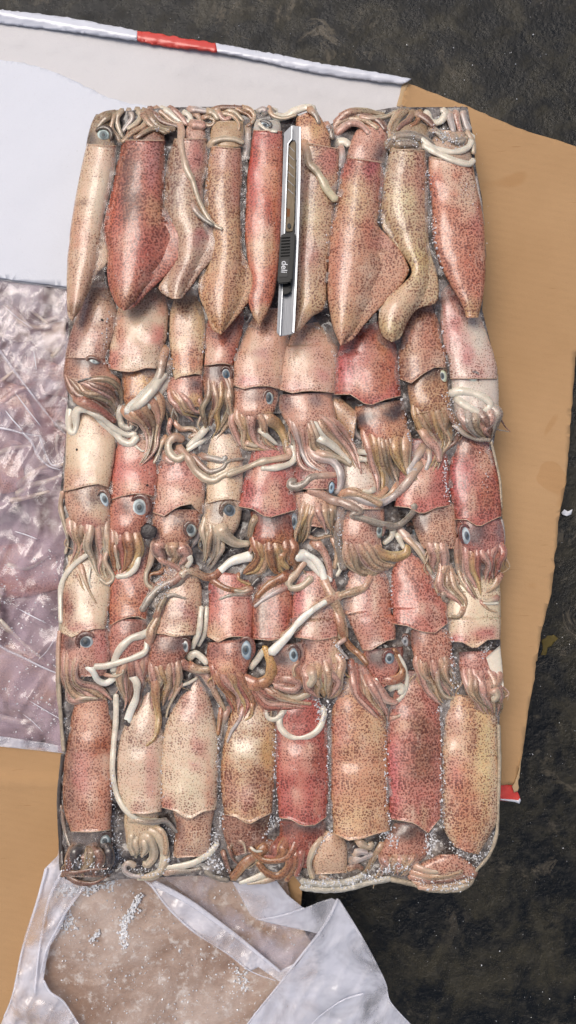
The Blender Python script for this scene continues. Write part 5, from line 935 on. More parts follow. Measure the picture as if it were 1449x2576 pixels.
A(g2, 'A3 460,1080 400,1150 300,1140 220,1090 150,1080', 9, 'tan', r1=3); A(g2, 'A3 560,1040 500,1120 420,1170 330,1170', 9, 'tan', r1=5); A(g2, 'A3 360,1090 320,1110 270,1100', 9, 'white', r1=5)
E(h2, 'R4 1025,180', 14, 24, -.15, iris=(72, 80, 80), white=(196, 200, 170), outer=(110, 100, 80), offx=-.1)
B_(h2, 'A3 690,480 760,600 860,720 840,860 760,960', 'A3 960,430 1000,580 1000,700 920,800 850,1020', 8, 'gold tan olive brown', ends=.12, taper=.7)
A(h2, 'A3 740,590 790,680 870,760 890,860', 14, 'pink', r1=8); A(h2, 'A3 800,760 810,840 780,930', 8, 'lilac', r1=5)
A(h2, 'A3 760,730 700,850 640,950 700,930', 10, 'lilac', r1=7); A(h2, 'A3 730,880 640,1020 540,1130 420,1200 300,1190 180,1140 90,1130', 11, 'lilac', r1=8, lift=.4)
A(h2, 'A3 230,785 300,790', 8, 'white', r1=8); A(h2, 'A3 235,840 300,850', 9, 'white', r1=9)
E(i2, 'R4 1192,188', 21, 18, 0, iris=(160, 164, 152), white=(214, 218, 200), outer=(110, 110, 96), pup=.2)
A(i2, 'A3 980,310 1060,290 1180,310 1290,370 1300,420 1240,470', 13, 'white', r1=10); A(i2, 'A3 1030,350 1120,420 1220,470', 12, 'white', r1=9)
B_(i2, 'A3 1060,500 1080,590 1180,660 1290,690', 'A3 1340,460 1350,560 1330,640 1300,690', 6, 'pink grey olive brown', ends=.05, taper=.8)
A(i2, 'A3 1010,560 1100,640 1200,680 1290,690', 8, 'grey', r1=5); A(i2, 'A3 1290,680 1310,720', 6, 'olive', r1=4)
# tentacle with a crusted end that crosses the middle of the block
A(f2, 'A2 1080,870 960,880 880,890 830,940 760,970 710,950 740,920', 8, 'grey', r1=12)
A(f2, 'A2 860,990 960,1020 1040,1070 1150,1100 1280,1170 A6 180,160 300,200 430,240 540,250 620,200 680,130 685,80', 11, 'grey', r1=9, lift=.6)
A(g2, 'A2 1110,1030 1200,1010 1330,1050 1449,1110', 9, 'tan', r1=9); 

# ---------------- top row: tails point down, heads and arms are folded along the upper edge
Z1 = (284, 244)     # tail rides on the next row, the collar lies deeper
def top_(label, at, l, r, col, dens, pat, fin=None, head=None, **kw):
    kw.setdefault('zc', Z1); return squid(label, at, (l, r), col, dens, pat, rev=True, fin=fin, head=head, hz=(238, 232), rim=kw.pop('rim', True), **kw)
a1 = top_('pale squid with a greyish tail at the upper left corner of the block', 'L1 220,700',
    'L1 205,320 172,450 140,620 110,820 92,1000 92,1150 95,1280 116,1322', 'L1 378,330 366,450 336,600 305,730 310,840 332,930 318,1000 262,1060 205,1180 165,1265 122,1326', (222, 196, 168), .3,
    [('L1 290,600', 60, 160, (232, 222, 200), .9, .14), ('L1 150,820', 60, 140, (208, 150, 120), .8, .38), ('L1 170,1080', 90, 120, (196, 154, 126), .8, .32), ('L1 190,650', 40, 24, (150, 120, 96), .7, .5), ('L1 140,1270', 40, 50, (130, 104, 74), .8, .4), ('L1 300,400', 60, 60, (228, 198, 180), .6, .3)],
    core=('L1 122,1326 105,1200 95,1000 112,800 150,600 205,320', 'L1 126,1326 190,1200 240,1050 285,850 330,600 378,330'), head=('L1 370,370 350,280 340,200 320,140', 'L1 205,370 215,280 235,200 260,145'), hcol=(150, 132, 104), hdens=.3, hpat=[('L1 230,300', 50, 60, (70, 64, 60), .85, .3)])
c1 = top_('dull grey and rose squid in the top row with a long tentacle over it', 'L1 780,600',
    'L1 700,290 662,420 645,560 642,690 700,800 702,950 645,1075 612,1132 640,1172 690,1198', 'L1 890,290 896,420 872,560 885,690 985,795 1000,880 930,970 860,1045 810,1120 748,1196', (186, 160, 138), .5,
    [('L1 820,380', 60, 130, (200, 120, 118), .85, .4), ('L1 700,520', 50, 180, (158, 142, 126), .75, .7), ('L1 780,720', 60, 100, (206, 182, 148), .6, .45), ('L1 860,860', 50, 60, (184, 96, 104), .8, .4), ('L1 750,1050', 90, 60, (170, 132, 116), .7, .5), ('L1 900,930', 70, 70, (180, 156, 140), .8, .4)],
    core=('L1 680,1185 680,1080 725,950 715,800 660,680 655,520 700,290', 'L1 740,1190 790,1080 850,950 880,800 870,680 875,520 890,290'), zc=(288, 240), head=('L1 870,330 880,260 860,200', 'L1 760,330 770,250 790,190'), hcol=(190, 150, 134), hdens=.4)
b1 = top_('large red orange squid with a broad fin, second in the top row', 'L1 500,700',
    'L1 405,295 385,400 350,560 308,740 302,850 322,940 318,1050 345,1170 375,1235 412,1262', 'L1 650,300 655,450 642,620 650,690 730,745 800,835 800,885 740,985 640,1085 560,1155 482,1242 420,1264', (196, 106, 86), .6,
    [('L1 450,560', 60, 260, (128, 84, 64), .85, .85), ('L1 360,700', 40, 140, (206, 84, 60), .8, .6), ('L1 570,420', 50, 120, (202, 130, 136), .7, .5), ('L1 590,700', 60, 80, (214, 150, 106), .8, .5), ('L1 500,920', 80, 90, (206, 84, 70), .75, .6), ('L1 430,1180', 60, 60, (186, 120, 84), .7, .6), ('L1 620,380', 30, 120, (160, 96, 84), .6, .6)],
    core=('L1 412,1262 365,1200 330,1050 318,940 318,800 355,560 405,295', 'L1 420,1264 500,1180 570,1050 620,920 640,780 645,560 650,300'), zc=(294, 246), head=('L1 640,320 640,260 620,200', 'L1 420,310 440,250 470,200'), hcol=(150, 110, 90), hdens=.4)
d1 = top_('tan squid with brown dots and a pointed tail, fourth in the top row', 'L1 970,900',
    'L1 915,330 892,450 872,620 880,760 930,880 880,1020 842,1080 845,1170 878,1260 920,1370 968,1400', 'L1 1085,345 1096,480 1084,650 1090,820 1100,940 1160,1055 1166,1130 1120,1228 1040,1328 974,1400', (206, 166, 124), .52,
    [('L1 1000,400', 90, 90, (194, 144, 132), .8, .3), ('L1 970,620', 80, 140, (186, 150, 120), .7, .6), ('L1 1060,520', 30, 180, (196, 120, 106), .6, .4), ('L1 960,1130', 100, 110, (204, 142, 98), .8, .5), ('L1 910,1000', 60, 70, (206, 178, 136), .7, .4), ('L1 960,1330', 60, 50, (190, 138, 84), .8, .5)],
    core=('L1 968,1400 900,1280 870,1130 905,980 920,850 880,620 915,330', 'L1 974,1400 1040,1270 1085,1120 1090,980 1085,820 1085,620 1085,345'), head=('L1 1085,330 1095,250 1090,180', 'L1 915,330 920,250 935,180'), hcol=(176, 148, 112), hdens=.2)
e1 = top_('vivid red squid lying against the left side of the knife', 'L1 1210,600',
    'L1 1155,240 1140,350 1120,500 1110,700 1110,850 1128,1000 1150,1090 1128,1200 1150,1290 1188,1352', 'L1 1322,245 1326,400 1324,600 1316,800 1306,950 1290,1080 1272,1180 1240,1270 1192,1352', (206, 106, 80), .46,
    [('L1 1165,500', 40, 260, (196, 52, 42), .9, .4), ('L1 1260,520', 40, 200, (226, 148, 112), .8, .42), ('L1 1230,290', 90, 50, (200, 96, 96), .7, .4), ('L1 1200,930', 70, 90, (206, 162, 122), .85, .35), ('L1 1240,680', 30, 90, (196, 66, 46), .7, .5), ('L1 1190,1160', 60, 60, (196, 110, 84), .7, .5), ('L1 1180,1290', 50, 60, (176, 150, 110), .8, .3)],
    head=('L1 1300,270 1310,220 1300,180', 'L1 1160,270 1165,210 1180,170'), hcol=(170, 176, 176), hdens=.1)
f1 = top_('yellowish squid with a white tentacle on it, just right of the knife', 'R2 340,800',
    'R2 245,290 240,450 236,650 232,850 232,1050 230,1200 222,1320', 'R2 462,330 462,430 442,600 420,800 398,1000 388,1180 320,1235 262,1300 225,1350', (206, 174, 140), .5,
    [('R2 400,380', 60, 90, (196, 104, 96), .85, .5), ('R2 310,720', 50, 110, (214, 196, 148), .8, .4), ('R2 290,900', 40, 120, (200, 130, 120), .7, .45), ('R2 330,1150', 70, 90, (214, 184, 136), .7, .4), ('R2 280,500', 40, 80, (196, 150, 140), .7, .4)],
    head=('R2 410,330 395,230 330,110', 'R2 240,320 235,230 235,150'), hcol=(206, 150, 112), hdens=.5, hpat=[('R2 340,220', 40, 60, (216, 176, 108), .7, .4)])
h1 = top_('khaki cream squid with a blunt bent tail beside the icy gap, top row', 'R2 830,700',
    'R2 740,330 712,430 692,600 692,740 765,850 855,985 800,1065 722,1130 682,1200 680,1290 708,1350 748,1375', 'R2 938,340 945,500 948,750 960,880 996,1010 1003,1100 985,1165 890,1195 838,1260 797,1350 752,1376', (204, 182, 142), .5,
    [('R2 900,500', 40, 180, (196, 130, 112), .8, .55), ('R2 820,620', 60, 90, (214, 206, 160), .85, .4), ('R2 760,430', 60, 100, (184, 168, 150), .7, .5), ('R2 880,950', 70, 90, (202, 184, 116), .8, .5), ('R2 800,1150', 60, 80, (212, 180, 148), .7, .4), ('R2 750,1300', 70, 60, (206, 186, 136), .8, .45)],
    core=('R2 748,1375 690,1300 700,1190 790,1060 840,960 770,800 700,600 740,330', 'R2 752,1376 800,1320 860,1200 930,1080 945,950 945,800 940,600 938,340'), head=('R2 930,350 940,260 930,180', 'R2 740,340 750,260 770,180'), hcol=(150, 130, 100), hdens=.2, zc=(282, 242))
g1 = top_('large salmon and olive squid with a broad right fin, right of the knife', 'R2 580,800',
    'R2 505,375 470,450 448,600 412,800 402,1000 402,1150 428,1290 468,1392', 'R2 698,405 706,500 688,650 678,745 765,835 838,950 845,1000 780,1092 680,1192 600,1282 540,1360 474,1396', (206, 152, 122), .52,
    [('R2 640,430', 70, 90, (182, 72, 84), .9, .6), ('R2 500,420', 50, 80, (186, 76, 84), .8, .6), ('R2 560,600', 60, 130, (206, 180, 132), .7, .5), ('R2 620,780', 30, 90, (204, 106, 80), .7, .5), ('R2 450,950', 60, 180, (208, 132, 112), .8, .42), ('R2 690,570', 30, 120, (176, 76, 80), .7, .6), ('R2 500,1250', 80, 90, (206, 164, 118), .7, .5)],

    core=('R2 468,1392 430,1290 410,1150 410,1000 425,800 460,600 505,375', 'R2 474,1396 545,1300 610,1150 655,1000 680,800 690,600 698,405'), zc=(292, 246), head=('R2 700,400 720,300 715,200 690,150', 'R2 510,390 530,300 560,230 600,180'), hcol=(204, 146, 128), hdens=.42, hpat=[('R2 690,360', 40, 50, (74, 60, 66), .85, .3)])
i1 = top_('salmon squid with a frosted shoulder at the upper right corner of the block', 'R2 1130,800',
    'R2 950,370 945,480 965,640 965,780 1000,930 1050,1040 1100,1120 1138,1190 1152,1243', 'R2 1190,420 1225,580 1250,740 1262,920 1258,1040 1243,1140 1218,1242', (208, 130, 102), .55,
    [('R2 1000,420', 60, 60, (226, 190, 164), .8, .35), ('R2 1160,560', 70, 130, (212, 182, 158), .9, .35), ('R2 985,520', 40, 80, (208, 104, 78), .8, .6), ('R2 1150,980', 90, 140, (212, 126, 96), .7, .6), ('R2 1185,1200', 50, 60, (190, 146, 98), .9, .5), ('R2 1240,680', 30, 140, (190, 104, 92), .7, .4)],
    head=('R2 1180,430 1170,330 1150,230', 'R2 960,380 970,300 1000,220'), hcol=(176, 150, 130), hdens=.2)
E(a1, 'L1 300,262', 23, 22, 0, iris=(120, 134, 132), white=(204, 222, 214), outer=(140, 132, 116), pup=.4)
for s, k, r in (('T1 160,170 210,130 280,110', 'olive', 12), ('T1 290,110 260,160 250,230 290,280 310,320', 'tan', 9), ('T1 330,95 290,150 300,220 330,290', 'pale', 8), ('T1 370,90 400,150 360,210 330,250', 'lilac', 8), ('T1 430,85 460,140 430,190 370,230', 'pale', 9), ('T1 480,90 500,150 480,210 400,260 330,320', 'tan', 9), ('T1 240,130 190,170 150,220', 'olive', 10)): A(a1, s, r, k, r1=r * .6)
for s, k, r in (('T1 520,80 560,130 620,180 720,210 760,230', 'brown', 9), ('T1 560,80 620,120 680,170 740,190 770,200', 'tan', 8), ('T1 600,80 660,110 720,160 780,190', 'white', 9), ('T1 660,80 700,100 750,150 790,200', 'pink', 9), ('T1 500,100 540,160 600,220 700,235', 'olive', 10), ('T1 470,120 520,190 580,230 660,250', 'tan', 9), ('T1 420,300 500,250 560,230 640,260', 'olive', 7)): A(b1, s, r, k, r1=r * .7)
A(c1, 'T1 740,190 750,250 745,330 765,430 790,520 830,600 860,700 L1 860,670 900,740 940,780 978,800', 9, 'pale', r1=5, lift=.6); A(c1, 'L1 800,650 830,700 870,740 930,780', 9, 'grey', r1=4, tip=(120, 116, 104))
for s, k, r in (('T1 760,110 800,130 820,170 790,180', 'white', 10), ('T1 830,110 870,140 900,190 960,205 985,170 950,150', 'tan', 7), ('T1 800,90 870,95 950,110', 'lilac', 9), ('T1 900,150 950,140 990,120', 'tan', 7), ('T1 810,200 860,200 910,210', 'pink', 16)): A(c1, s, r, k, r1=r * .7)
for s, k, r in (('T1 960,110 1020,80 1100,75 1180,80', 'brown', 8), ('T1 1000,130 1060,120 1120,140 1160,190 1160,240', 'tan', 7), ('T1 1120,70 1170,100 1230,130 1260,180 1220,210', 'orange', 7), ('T1 1180,75 1240,95 1270,140 1250,190', 'tan', 8), ('T1 1000,90 1050,160 1100,150', 'pink', 8), ('T1 930,100 980,120 1010,160', 'pale', 8), ('T1 1060,95 1130,110 1190,170', 'pale', 7)): A(d1, s, r, k, r1=r * .7)
A(d1, 'T1 950,360 980,320 1050,300 1130,305 1190,330', 8, 'pale', r1=7); A(d1, 'T1 1225,210 1225,300 1215,380 1205,440', 8.5, 'lilac', r1=9)
E(e1, 'T1 1345,200', 21, 12, .25, iris=(48, 59, 72), white=(210, 222, 226), outer=(120, 120, 120), pup=.35); A(e1, 'T1 1300,190 1360,240 1430,250', 6, 'white', r1=4); A(e1, 'T1 1320,130 1370,100 1420,120', 9, 'grey', r1=8); A(e1, 'T1 1290,110 1330,90 1350,100', 9, 'lilac', r1=7)
A(f1, 'T2 115,80 130,120 190,120 250,85 320,65 360,75', 14, 'white', r1=11); A(f1, 'T2 90,60 110,110 180,130 250,110', 7, 'pale', r1=5); A(f1, 'T2 330,70 370,110 390,160', 9, 'grey', r1=6)
A(f1, 'T2 300,270 320,340 330,400 370,440 410,500 440,560 490,620', 11.5, 'pale', r1=10, lift=.6, tip=(206, 196, 160))
for s, k, r in (('T2 480,250 520,200 580,160 640,170 690,220', 'pink', 11), ('T2 470,210 510,150 580,130 660,140 740,190', 'tan', 9), ('T2 490,160 550,110 640,110 740,140 790,200', 'brown', 9), ('T2 520,120 580,90 680,90 780,110', 'olive', 9), ('T2 640,120 700,130 790,120 850,90', 'pale', 7), ('T2 490,280 540,270 570,290', 'white', 14), ('T2 430,160 460,200 470,250', 'grey', 9), ('T2 520,300 530,360 520,420', 'lilac', 10)): A(g1, s, r, k, r1=r * .7)
for s, k, r in (('T2 900,70 850,120 815,190 830,270', 'tan', 9), ('T2 930,75 880,120 850,170 840,230', 'olive', 8), ('T2 960,80 930,140 890,170 860,200', 'brown', 9), ('T2 1000,80 980,150 940,180', 'orange', 7), ('T2 800,300 860,240 940,230 1030,260 1080,310', 'grey', 13), ('T2 840,290 900,280 980,290', 'grey', 12)): A(h1, s, r, k, r1=r * .75)
for s, k, r in (('T2 1030,90 1060,150 1120,150 1150,100 1130,80', 'white', 13), ('T2 1000,240 1060,300 1150,330 1230,330 1290,300 1310,240 1280,240', 'white', 10), ('T2 1020,290 1100,340 1200,385 1290,405 1320,380', 'white', 11), ('T2 1170,80 1180,140 1200,210', 'lilac', 10), ('T2 1210,70 1220,140 1240,210', 'pink', 9), ('T2 1250,70 1265,140 1290,200', 'lilac', 10), ('T2 1060,190 1110,220 1150,260', 'grey', 11), ('T2 1180,230 1220,270 1260,260', 'grey', 12), ('T2 1280,210 1315,270 1320,340', 'pale', 8), ('T2 970,100 1030,130 1080,180', 'brown', 10)): A(i1, s, r, k, r1=r * .8)
# ================================================================ frost, crystals, the knife
rimtube('R6 255,1580 380,1592 500,1585 620,1555 740,1530', 8, 228, 'white'); rimtube('R6 260,1545 380,1560 520,1545 600,1510', 9, 236, 'white'); rimtube('R6 745,1535 860,1560 960,1592 1100,1592 1170,1560 1195,1500', 7, 228, 'pale')
rimtube('R6 1205,1490 1280,1400 1318,1290 1326,1150 1334,900 1330,700', 4.5, 240, 'pale'); rimtube('R2 1208,480 1228,600 1246,740', 3.5, 250, 'lilac')
rimtube('L5 60,120 50,300 48,500 58,700 74,880', 5, 236, 'pale'); rimtube('L5 70,900 52,1050 45,1200 55,1400 60,1560', 5, 226, 'dark'); rimtube('B5 20,690 90,730 200,760', 7, 226, 'grey')
rimtube('R4 1290,540 1316,650 1338,760 1345,900', 3, 246, 'pale'); rimtube('R4 1346,960 1358,1040 1352,1150 1330,1240', 3.5, 244, 'lilac')
# clear ice bridging the hollows between the squid: a skin laid across the gaps, below the crests
def mat_glaze():
    m, n, b = newmat('clear_ice_glaze'); v = coords(n); b.inputs['Base Color'].default_value = (.48, .42, .38, 1); b.inputs['Roughness'].default_value = .1; b.inputs['Coat Weight'].default_value = 1; b.inputs['Coat Roughness'].default_value = .04
    f = noise(n, v, 95, 5, .7); g = noise(n, v, 700, 3, .7); n.links.new(mth(n, 'ADD', ramp(n, f, .4, .68, .08, .42), ramp(n, g, .6, .75, 0, .3), clamp=True), b.inputs['Alpha'])
    bump(n, b, mth(n, 'ADD', noise(n, v, 260, 4, .6), noise(n, v, 900, 3, .6)), .8, .0014); return m
def filt(A_, k, fn):
    for ax in (0, 1):
        P_2 = np.pad(A_, [(k, k) if a == ax else (0, 0) for a in (0, 1)], mode='edge'); A_ = fn([np.take(P_2, range(i, i + A_.shape[ax]), axis=ax) for i in range(2 * k + 1)])
    return A_
mx_ = lambda L_: np.maximum.reduce(L_); mn_ = lambda L_: np.minimum.reduce(L_); av_ = lambda L_: sum(L_) / len(L_)
Hs = H[::2, ::2].copy(); Hc = filt(filt(Hs, 5, mx_), 5, mn_); Hc = filt(Hc, 2, av_); ys, xs = np.mgrid[0:Hs.shape[0], 0:Hs.shape[1]]
xs, ys = xs * 4.0, ys * 4.0; lev = Hc - 9; inside = (Hs > 219).astype(float); inside = filt(inside, 4, av_) > .8; ok = inside & (Hs < lev - 2) 
ok = filt(ok.astype(float), 1, mx_) > 0; ok &= inside; idx = -np.ones(Hs.shape, int); vi = np.argwhere(ok); idx[ok] = np.arange(len(vi))
q_ = [(idx[r, c_], idx[r + 1, c_], idx[r + 1, c_ + 1], idx[r, c_ + 1]) for r, c_ in vi if r + 1 < Hs.shape[0] and c_ + 1 < Hs.shape[1] and ok[r + 1, c_] and ok[r + 1, c_ + 1] and ok[r, c_ + 1]]
jx = (vnoise(xs, ys, 7, 3) - .5) * 3
mesh('clear_glaze', world((xs + jx)[ok], ys[ok], lev[ok] + (vnoise(xs, ys, 12, 8)[ok] - .5) * 4), q_, mat_glaze(), ice)
print('glaze', len(vi))
def mat_crystal():
    m, n, b = newmat('ice_crystal'); b.inputs['Base Color'].default_value = (.86, .86, .87, 1); b.inputs['Roughness'].default_value = .06
    b.inputs['Transmission Weight'].default_value = .25; b.inputs['IOR'].default_value = 1.31; b.inputs['Coat Weight'].default_value = .6; b.inputs['Specular IOR Level'].default_value = .8; return m
M['crystal'] = mat_crystal()
def shards(name, pts, parent=None, tag=None):
    """pts: rows of x, y, z, size"""
    pts = np.asarray(pts, float); n = len(pts); o8 = np.array([[1, 0, 0], [-1, 0, 0], [0, 1, 0], [0, -1, 0], [0, 0, 1], [0, 0, -1.]])
    fs = [(0, 2, 4), (2, 1, 4), (1, 3, 4), (3, 0, 4), (2, 0, 5), (1, 2, 5), (3, 1, 5), (0, 3, 5)]; V = []; F = []
    q = RS.randn(n, 3, 3); qr = np.array([np.linalg.qr(a)[0] for a in q]); sc = pts[:, 3][:, None, None] * (.5 + RS.rand(n, 1, 3)) * S
    loc = (o8[None] * (1 + (RS.rand(n, 6, 1) - .5) * .5) * sc) @ qr; base = world(pts[:, 0], pts[:, 1], pts[:, 2])
    V = (base[:, None] + loc).reshape(-1, 3); F = [tuple(6 * i + a for a in f) for i in range(n) for f in fs]
    return mesh(name, V, F, M['crystal'], parent, shade=False, tag=tag)
GAPS = [('L1 655,330 650,480 640,640', 9, 60, 2.2), ('L1 905,350 890,480 878,600', 9, 60, 2.2), ('L1 1100,470 1100,620 1108,800', 8, 90, 2.4), ('L1 385,420 350,560 330,660', 5, 30, 1.8), ('L1 330,1260 320,1400 300,1500 L3 310,130', 9, 60, 2.4), ('L1 672,1250 670,1440', 6, 30, 1.8), ('L1 880,1350 880,1450 L3 872,60', 6, 40, 2), ('L1 1115,1240 1100,1350 1060,1480', 5, 40, 2),
        ('R2 470,430 455,560 430,700 400,850', 9, 110, 2.4), ('R2 720,360 705,480 690,620 685,740', 9, 110, 2.5), ('R2 940,430 955,600 985,850 1020,1000', 16, 330, 2.8), ('R2 1000,1080 1020,1260 1030,1400 1050,1460 R4 1060,120', 9, 160, 2.6), ('R2 445,200 420,220 400,190', 10, 30, 2.4), ('R2 730,260 720,300 735,330', 10, 50, 2.2), ('R4 442,60 440,200', 5, 40, 2), ('R4 780,60 790,200 800,330', 6, 60, 2.4),
        ('R4 830,380 845,470 840,540', 14, 110, 2.8), ('R4 1050,270 1085,400 1100,480', 18, 180, 2.8), ('R4 1040,620 1042,760 1060,860', 9, 150, 2.8), ('R4 520,420 530,500 560,540', 16, 60, 2.4), ('R4 840,500 860,560 850,620', 14, 70, 2.6), ('L3 595,800 585,950', 6, 50, 2), ('L3 335,830 330,1000', 4, 30, 1.6), ('L3 570,980 560,1050', 12, 50, 2), ('L3 325,1380 328,1500 L5 325,60 325,200', 6, 60, 2),
        ('R4 745,1250 752,1400 R6 755,80', 5, 60, 2.2), ('R6 450,250 490,330 500,400', 16, 120, 2.6), ('R6 490,420 485,520', 10, 50, 2.4), ('R6 1055,180 1080,300 1090,420 1090,500', 16, 220, 3), ('R6 1250,290 1290,260', 20, 60, 2.8), ('R6 1270,280 1240,320', 16, 60, 2.6), ('R6 870,200 800,240', 10, 30, 2.2),
        ('R6 330,560 360,600 350,680', 14, 90, 2.6), ('R6 395,560 410,700 405,900 408,1050 412,1200 420,1290', 9, 330, 3), ('R6 725,680 715,820 720,1000 728,1150 740,1260', 8, 240, 2.6), ('R6 1010,600 1022,760 1024,950 1022,1150 1028,1260', 10, 330, 3), ('R6 110,720 108,900 116,1050 120,1180 150,1240', 9, 220, 2.8), ('L5 960,800 955,950 960,1080 965,1170', 8, 160, 2.8), ('L5 640,800 630,1000 632,1180', 5, 90, 2.2),
        ('L5 350,1000 350,1120 370,1220', 10, 110, 2.6), ('L5 370,1260 370,1400 380,1560', 26, 420, 2.8), ('L5 980,1200 960,1280 940,1380 920,1440', 18, 420, 3), ('L5 660,1300 690,1400', 16, 120, 2.4), ('L5 900,1480 940,1530 980,1570', 28, 240, 3), ('L5 1270,1250 1250,1330 1230,1370', 14, 120, 3), ('L5 660,1500 690,1500', 12, 60, 3),
        ('R6 960,1260 960,1340 950,1400', 24, 320, 3.6), ('R6 700,1300 740,1290 760,1330', 24, 200, 3.2), ('R6 1050,1340 1100,1380 1180,1420 1230,1400', 20, 220, 3), ('R6 420,1270 380,1320 330,1400', 6, 90, 2.2), ('R6 270,1570 380,1545 500,1560 600,1520 700,1530', 20, 700, 2.8), ('R6 880,1540 1000,1575 1120,1560 1180,1500', 18, 320, 2.8), ('R6 1190,1470 1270,1380 1310,1280', 13, 260, 2.6), ('R6 690,1480 760,1460 850,1480', 16, 150, 2.6), ('B6 450,600 520,640 600,620', 22, 160, 2.8),
        ('L5 70,1560 150,1500 250,1530 330,1560', 24, 260, 2.4), ('L5 400,1540 500,1560 640,1580', 16, 160, 2.4), ('L5 80,560 85,700 75,850', 12, 160, 2.6), ('L3 600,1380 640,1330 700,1290', 16, 120, 2.4), ('R4 470,900 460,1040 480,1200 500,1290', 12, 160, 2.4), ('T2 820,190 830,280 900,260', 18, 120, 2.4), ('T2 1080,200 1180,260 1260,280', 30, 260, 2.6), ('T1 600,150 560,210 680,250', 16, 60, 2.2), ('T2 1000,280 940,250', 20, 100, 2.2), ('R2 1130,560 1180,520 1180,640', 26, 90, 1.6), ('R4 1230,600 1260,720 1240,840', 16, 110, 1.6),
        ('B2 1030,750 1080,850 1080,920', 16, 120, 2.8), ('A1 940,60 975,200 960,300', 14, 120, 2.2), ('A1 880,1040 1000,980', 8, 20, 2), ('A4 800,340 790,460', 10, 60, 2), ('A5 1090,260 1110,420 1100,520', 14, 130, 2.4), ('A4 860,960 960,900 900,1040', 22, 140, 2.2)]
rows = []
for s, wd, cnt, sz in GAPS:
    P = path(pp(s), 2.0); i = RS.randint(0, len(P), cnt); x = P[i, 0] + RS.randn(cnt) * wd * .36; y = P[i, 1] + RS.randn(cnt) * wd * .36
    z = np.maximum(hget(x, y), 222) + RS.rand(cnt) * 3; z0 = np.minimum(z, np.median(z) + 10)
    k_ = RS.rand(cnt) < .45; rows.append(np.stack([x, y, z0 + .5, .8 * sz * (.35 + 1.1 * RS.rand(cnt) ** 2)], 1)[k_])
x = 170 + RS.rand(1500) * 1060; y = 290 + RS.rand(1500) * 1930; z = hget(x, y); k = z > 215
rows.append(np.stack([x, y, z, .5 + .7 * RS.rand(1500)], 1)[k])
shards('ice_crystals', np.vstack(rows), tag={'kind': 'stuff', 'label': 'small glinting ice crystals caught in the gaps between the squid'})
# grains of ice on the lower slab and in the side bag
n_ = 900; x = 140 + RS.rand(n_) * 600; y = 2230 + RS.rand(n_) * 380
extra = []
for s, wd, cnt in (('F6 300,260 380,270 520,260 600,220', 22, 200), ('F6 720,300 690,380 650,440 640,560', 14, 220), ('F6 470,530 510,490', 10, 40), ('F6 360,400 340,460', 26, 90), ('F6 1240,640 1250,720 1240,800', 30, 60)):
    P = path(pp(s), 2); i = RS.randint(0, len(P), cnt); extra.append(np.stack([P[i, 0] + RS.randn(cnt) * wd * .4, P[i, 1] + RS.randn(cnt) * wd * .4, np.full(cnt, ZB + 18), 2.2 + 2.4 * RS.rand(cnt)], 1))
shards('ice_grains', np.vstack([np.stack([x, y, np.full(n_, ZB + 16) + RS.rand(n_) * 3, .9 + 2.4 * RS.rand(n_) ** 3], 1)] + extra), tag={'kind': 'stuff', 'label': 'loose ice grains scattered over the lower frozen slab'})
n_ = 520; x = RS.rand(n_) * 165; y = 1380 + RS.rand(n_) * 480; u = vnoise(x, y, 60, 3) > .45
shards('ice_flecks', np.stack([x, y, np.full(n_, 122.0), .8 + 2.2 * RS.rand(n_) ** 2], 1)[u], tag={'kind': 'stuff', 'label': 'ice flecks on the side bag film'})
n_ = 420; x = 760 + RS.rand(n_) * 690; y = 1300 + RS.rand(n_) * 1270; k = (x > 1330 - (y - 1800) * .15) | (y > 2260)
x2 = RS.rand(160) * 1449; y2 = RS.rand(160) * 330; x = np.r_[x[k], x2]; y = np.r_[y[k], y2]
shards('floor_grit', np.stack([x, y, np.full(len(x), 3.0), .5 + 1.5 * RS.rand(len(x)) ** 3], 1), tag={'kind': 'stuff', 'label': 'tiny bright specks of ice on the dark floor'})
# small bits lying about
M['ink'] = plain('black_ink_jelly', (40, 30, 28), .35, .5, bsc=300, bst=.8, var=.4, vsc=300)
T = thing('ink_clot', 'glossy black clot of ink between two heads in the third row', 'ink clot', *pp('A4 800,500')[0], 262)
loft(pp('A4 735,470 732,520 760,560 800,565'), pp('A4 780,430 860,470 868,510 850,555'), 'clot', M['ink'], T, (30, 24, 24), 0, zc=(281, 281), hf=.2, reg=False)
def leaf(label, s, w_, col, z=None):
    P = path(pp(s)); x, y = P[len(P) // 2]; z = float(hget([x], [y])[0]) if z is None else z; t = np.linspace(-1, 1, len(P))
    R = w_ * np.sqrt(np.clip(1 - t ** 2, .05, 1)); o = tube(P, R, np.full(len(P), z + 1.0), 'black_fleck', plain('fleck', col, .6, var=.3, vsc=800), None, 'dark', .5, reg=False); o['label'] = label; o['category'] = 'fleck'
leaf('tiny black fleck on the greyish squid at the left of the second row', 'L1 285,1312 300,1325', 2.4, (26, 22, 20)); leaf('tiny black fleck on the cream squid of the third row', 'A1 212,860 210,880', 2.4, (26, 22, 20)); leaf('tiny dark fleck on the pink red squid beside the ringed eye', 'A1 775,1165 795,1155', 3, (50, 26, 20))
M['paper'] = plain('paper_scrap', (226, 226, 230), .6, var=.05); M['yellow'] = plain('yellow_paint', (84, 70, 16), .7, var=.3, vsc=300)
o, _ = sheet('paper_scrap', 'C5 622,180 640,160 660,172 688,160 680,190 655,200 630,192', 9, M['paper'], 2, step=6, zf=lambda X, Y: 5 * vnoise(X, Y, 6, 3), tag={'label': 'small white paper scrap on the floor right of the carton', 'category': 'scrap'})
o, _ = sheet('paint_stain', 'C5 500,950 540,910 580,905 600,930 570,960 540,980 530,1030 505,1035 512,990', 2.6, M['yellow'], .6, step=6, rag=4, tag={'label': 'dull yellow paint stain on the floor beside the carton edge', 'category': 'stain'})

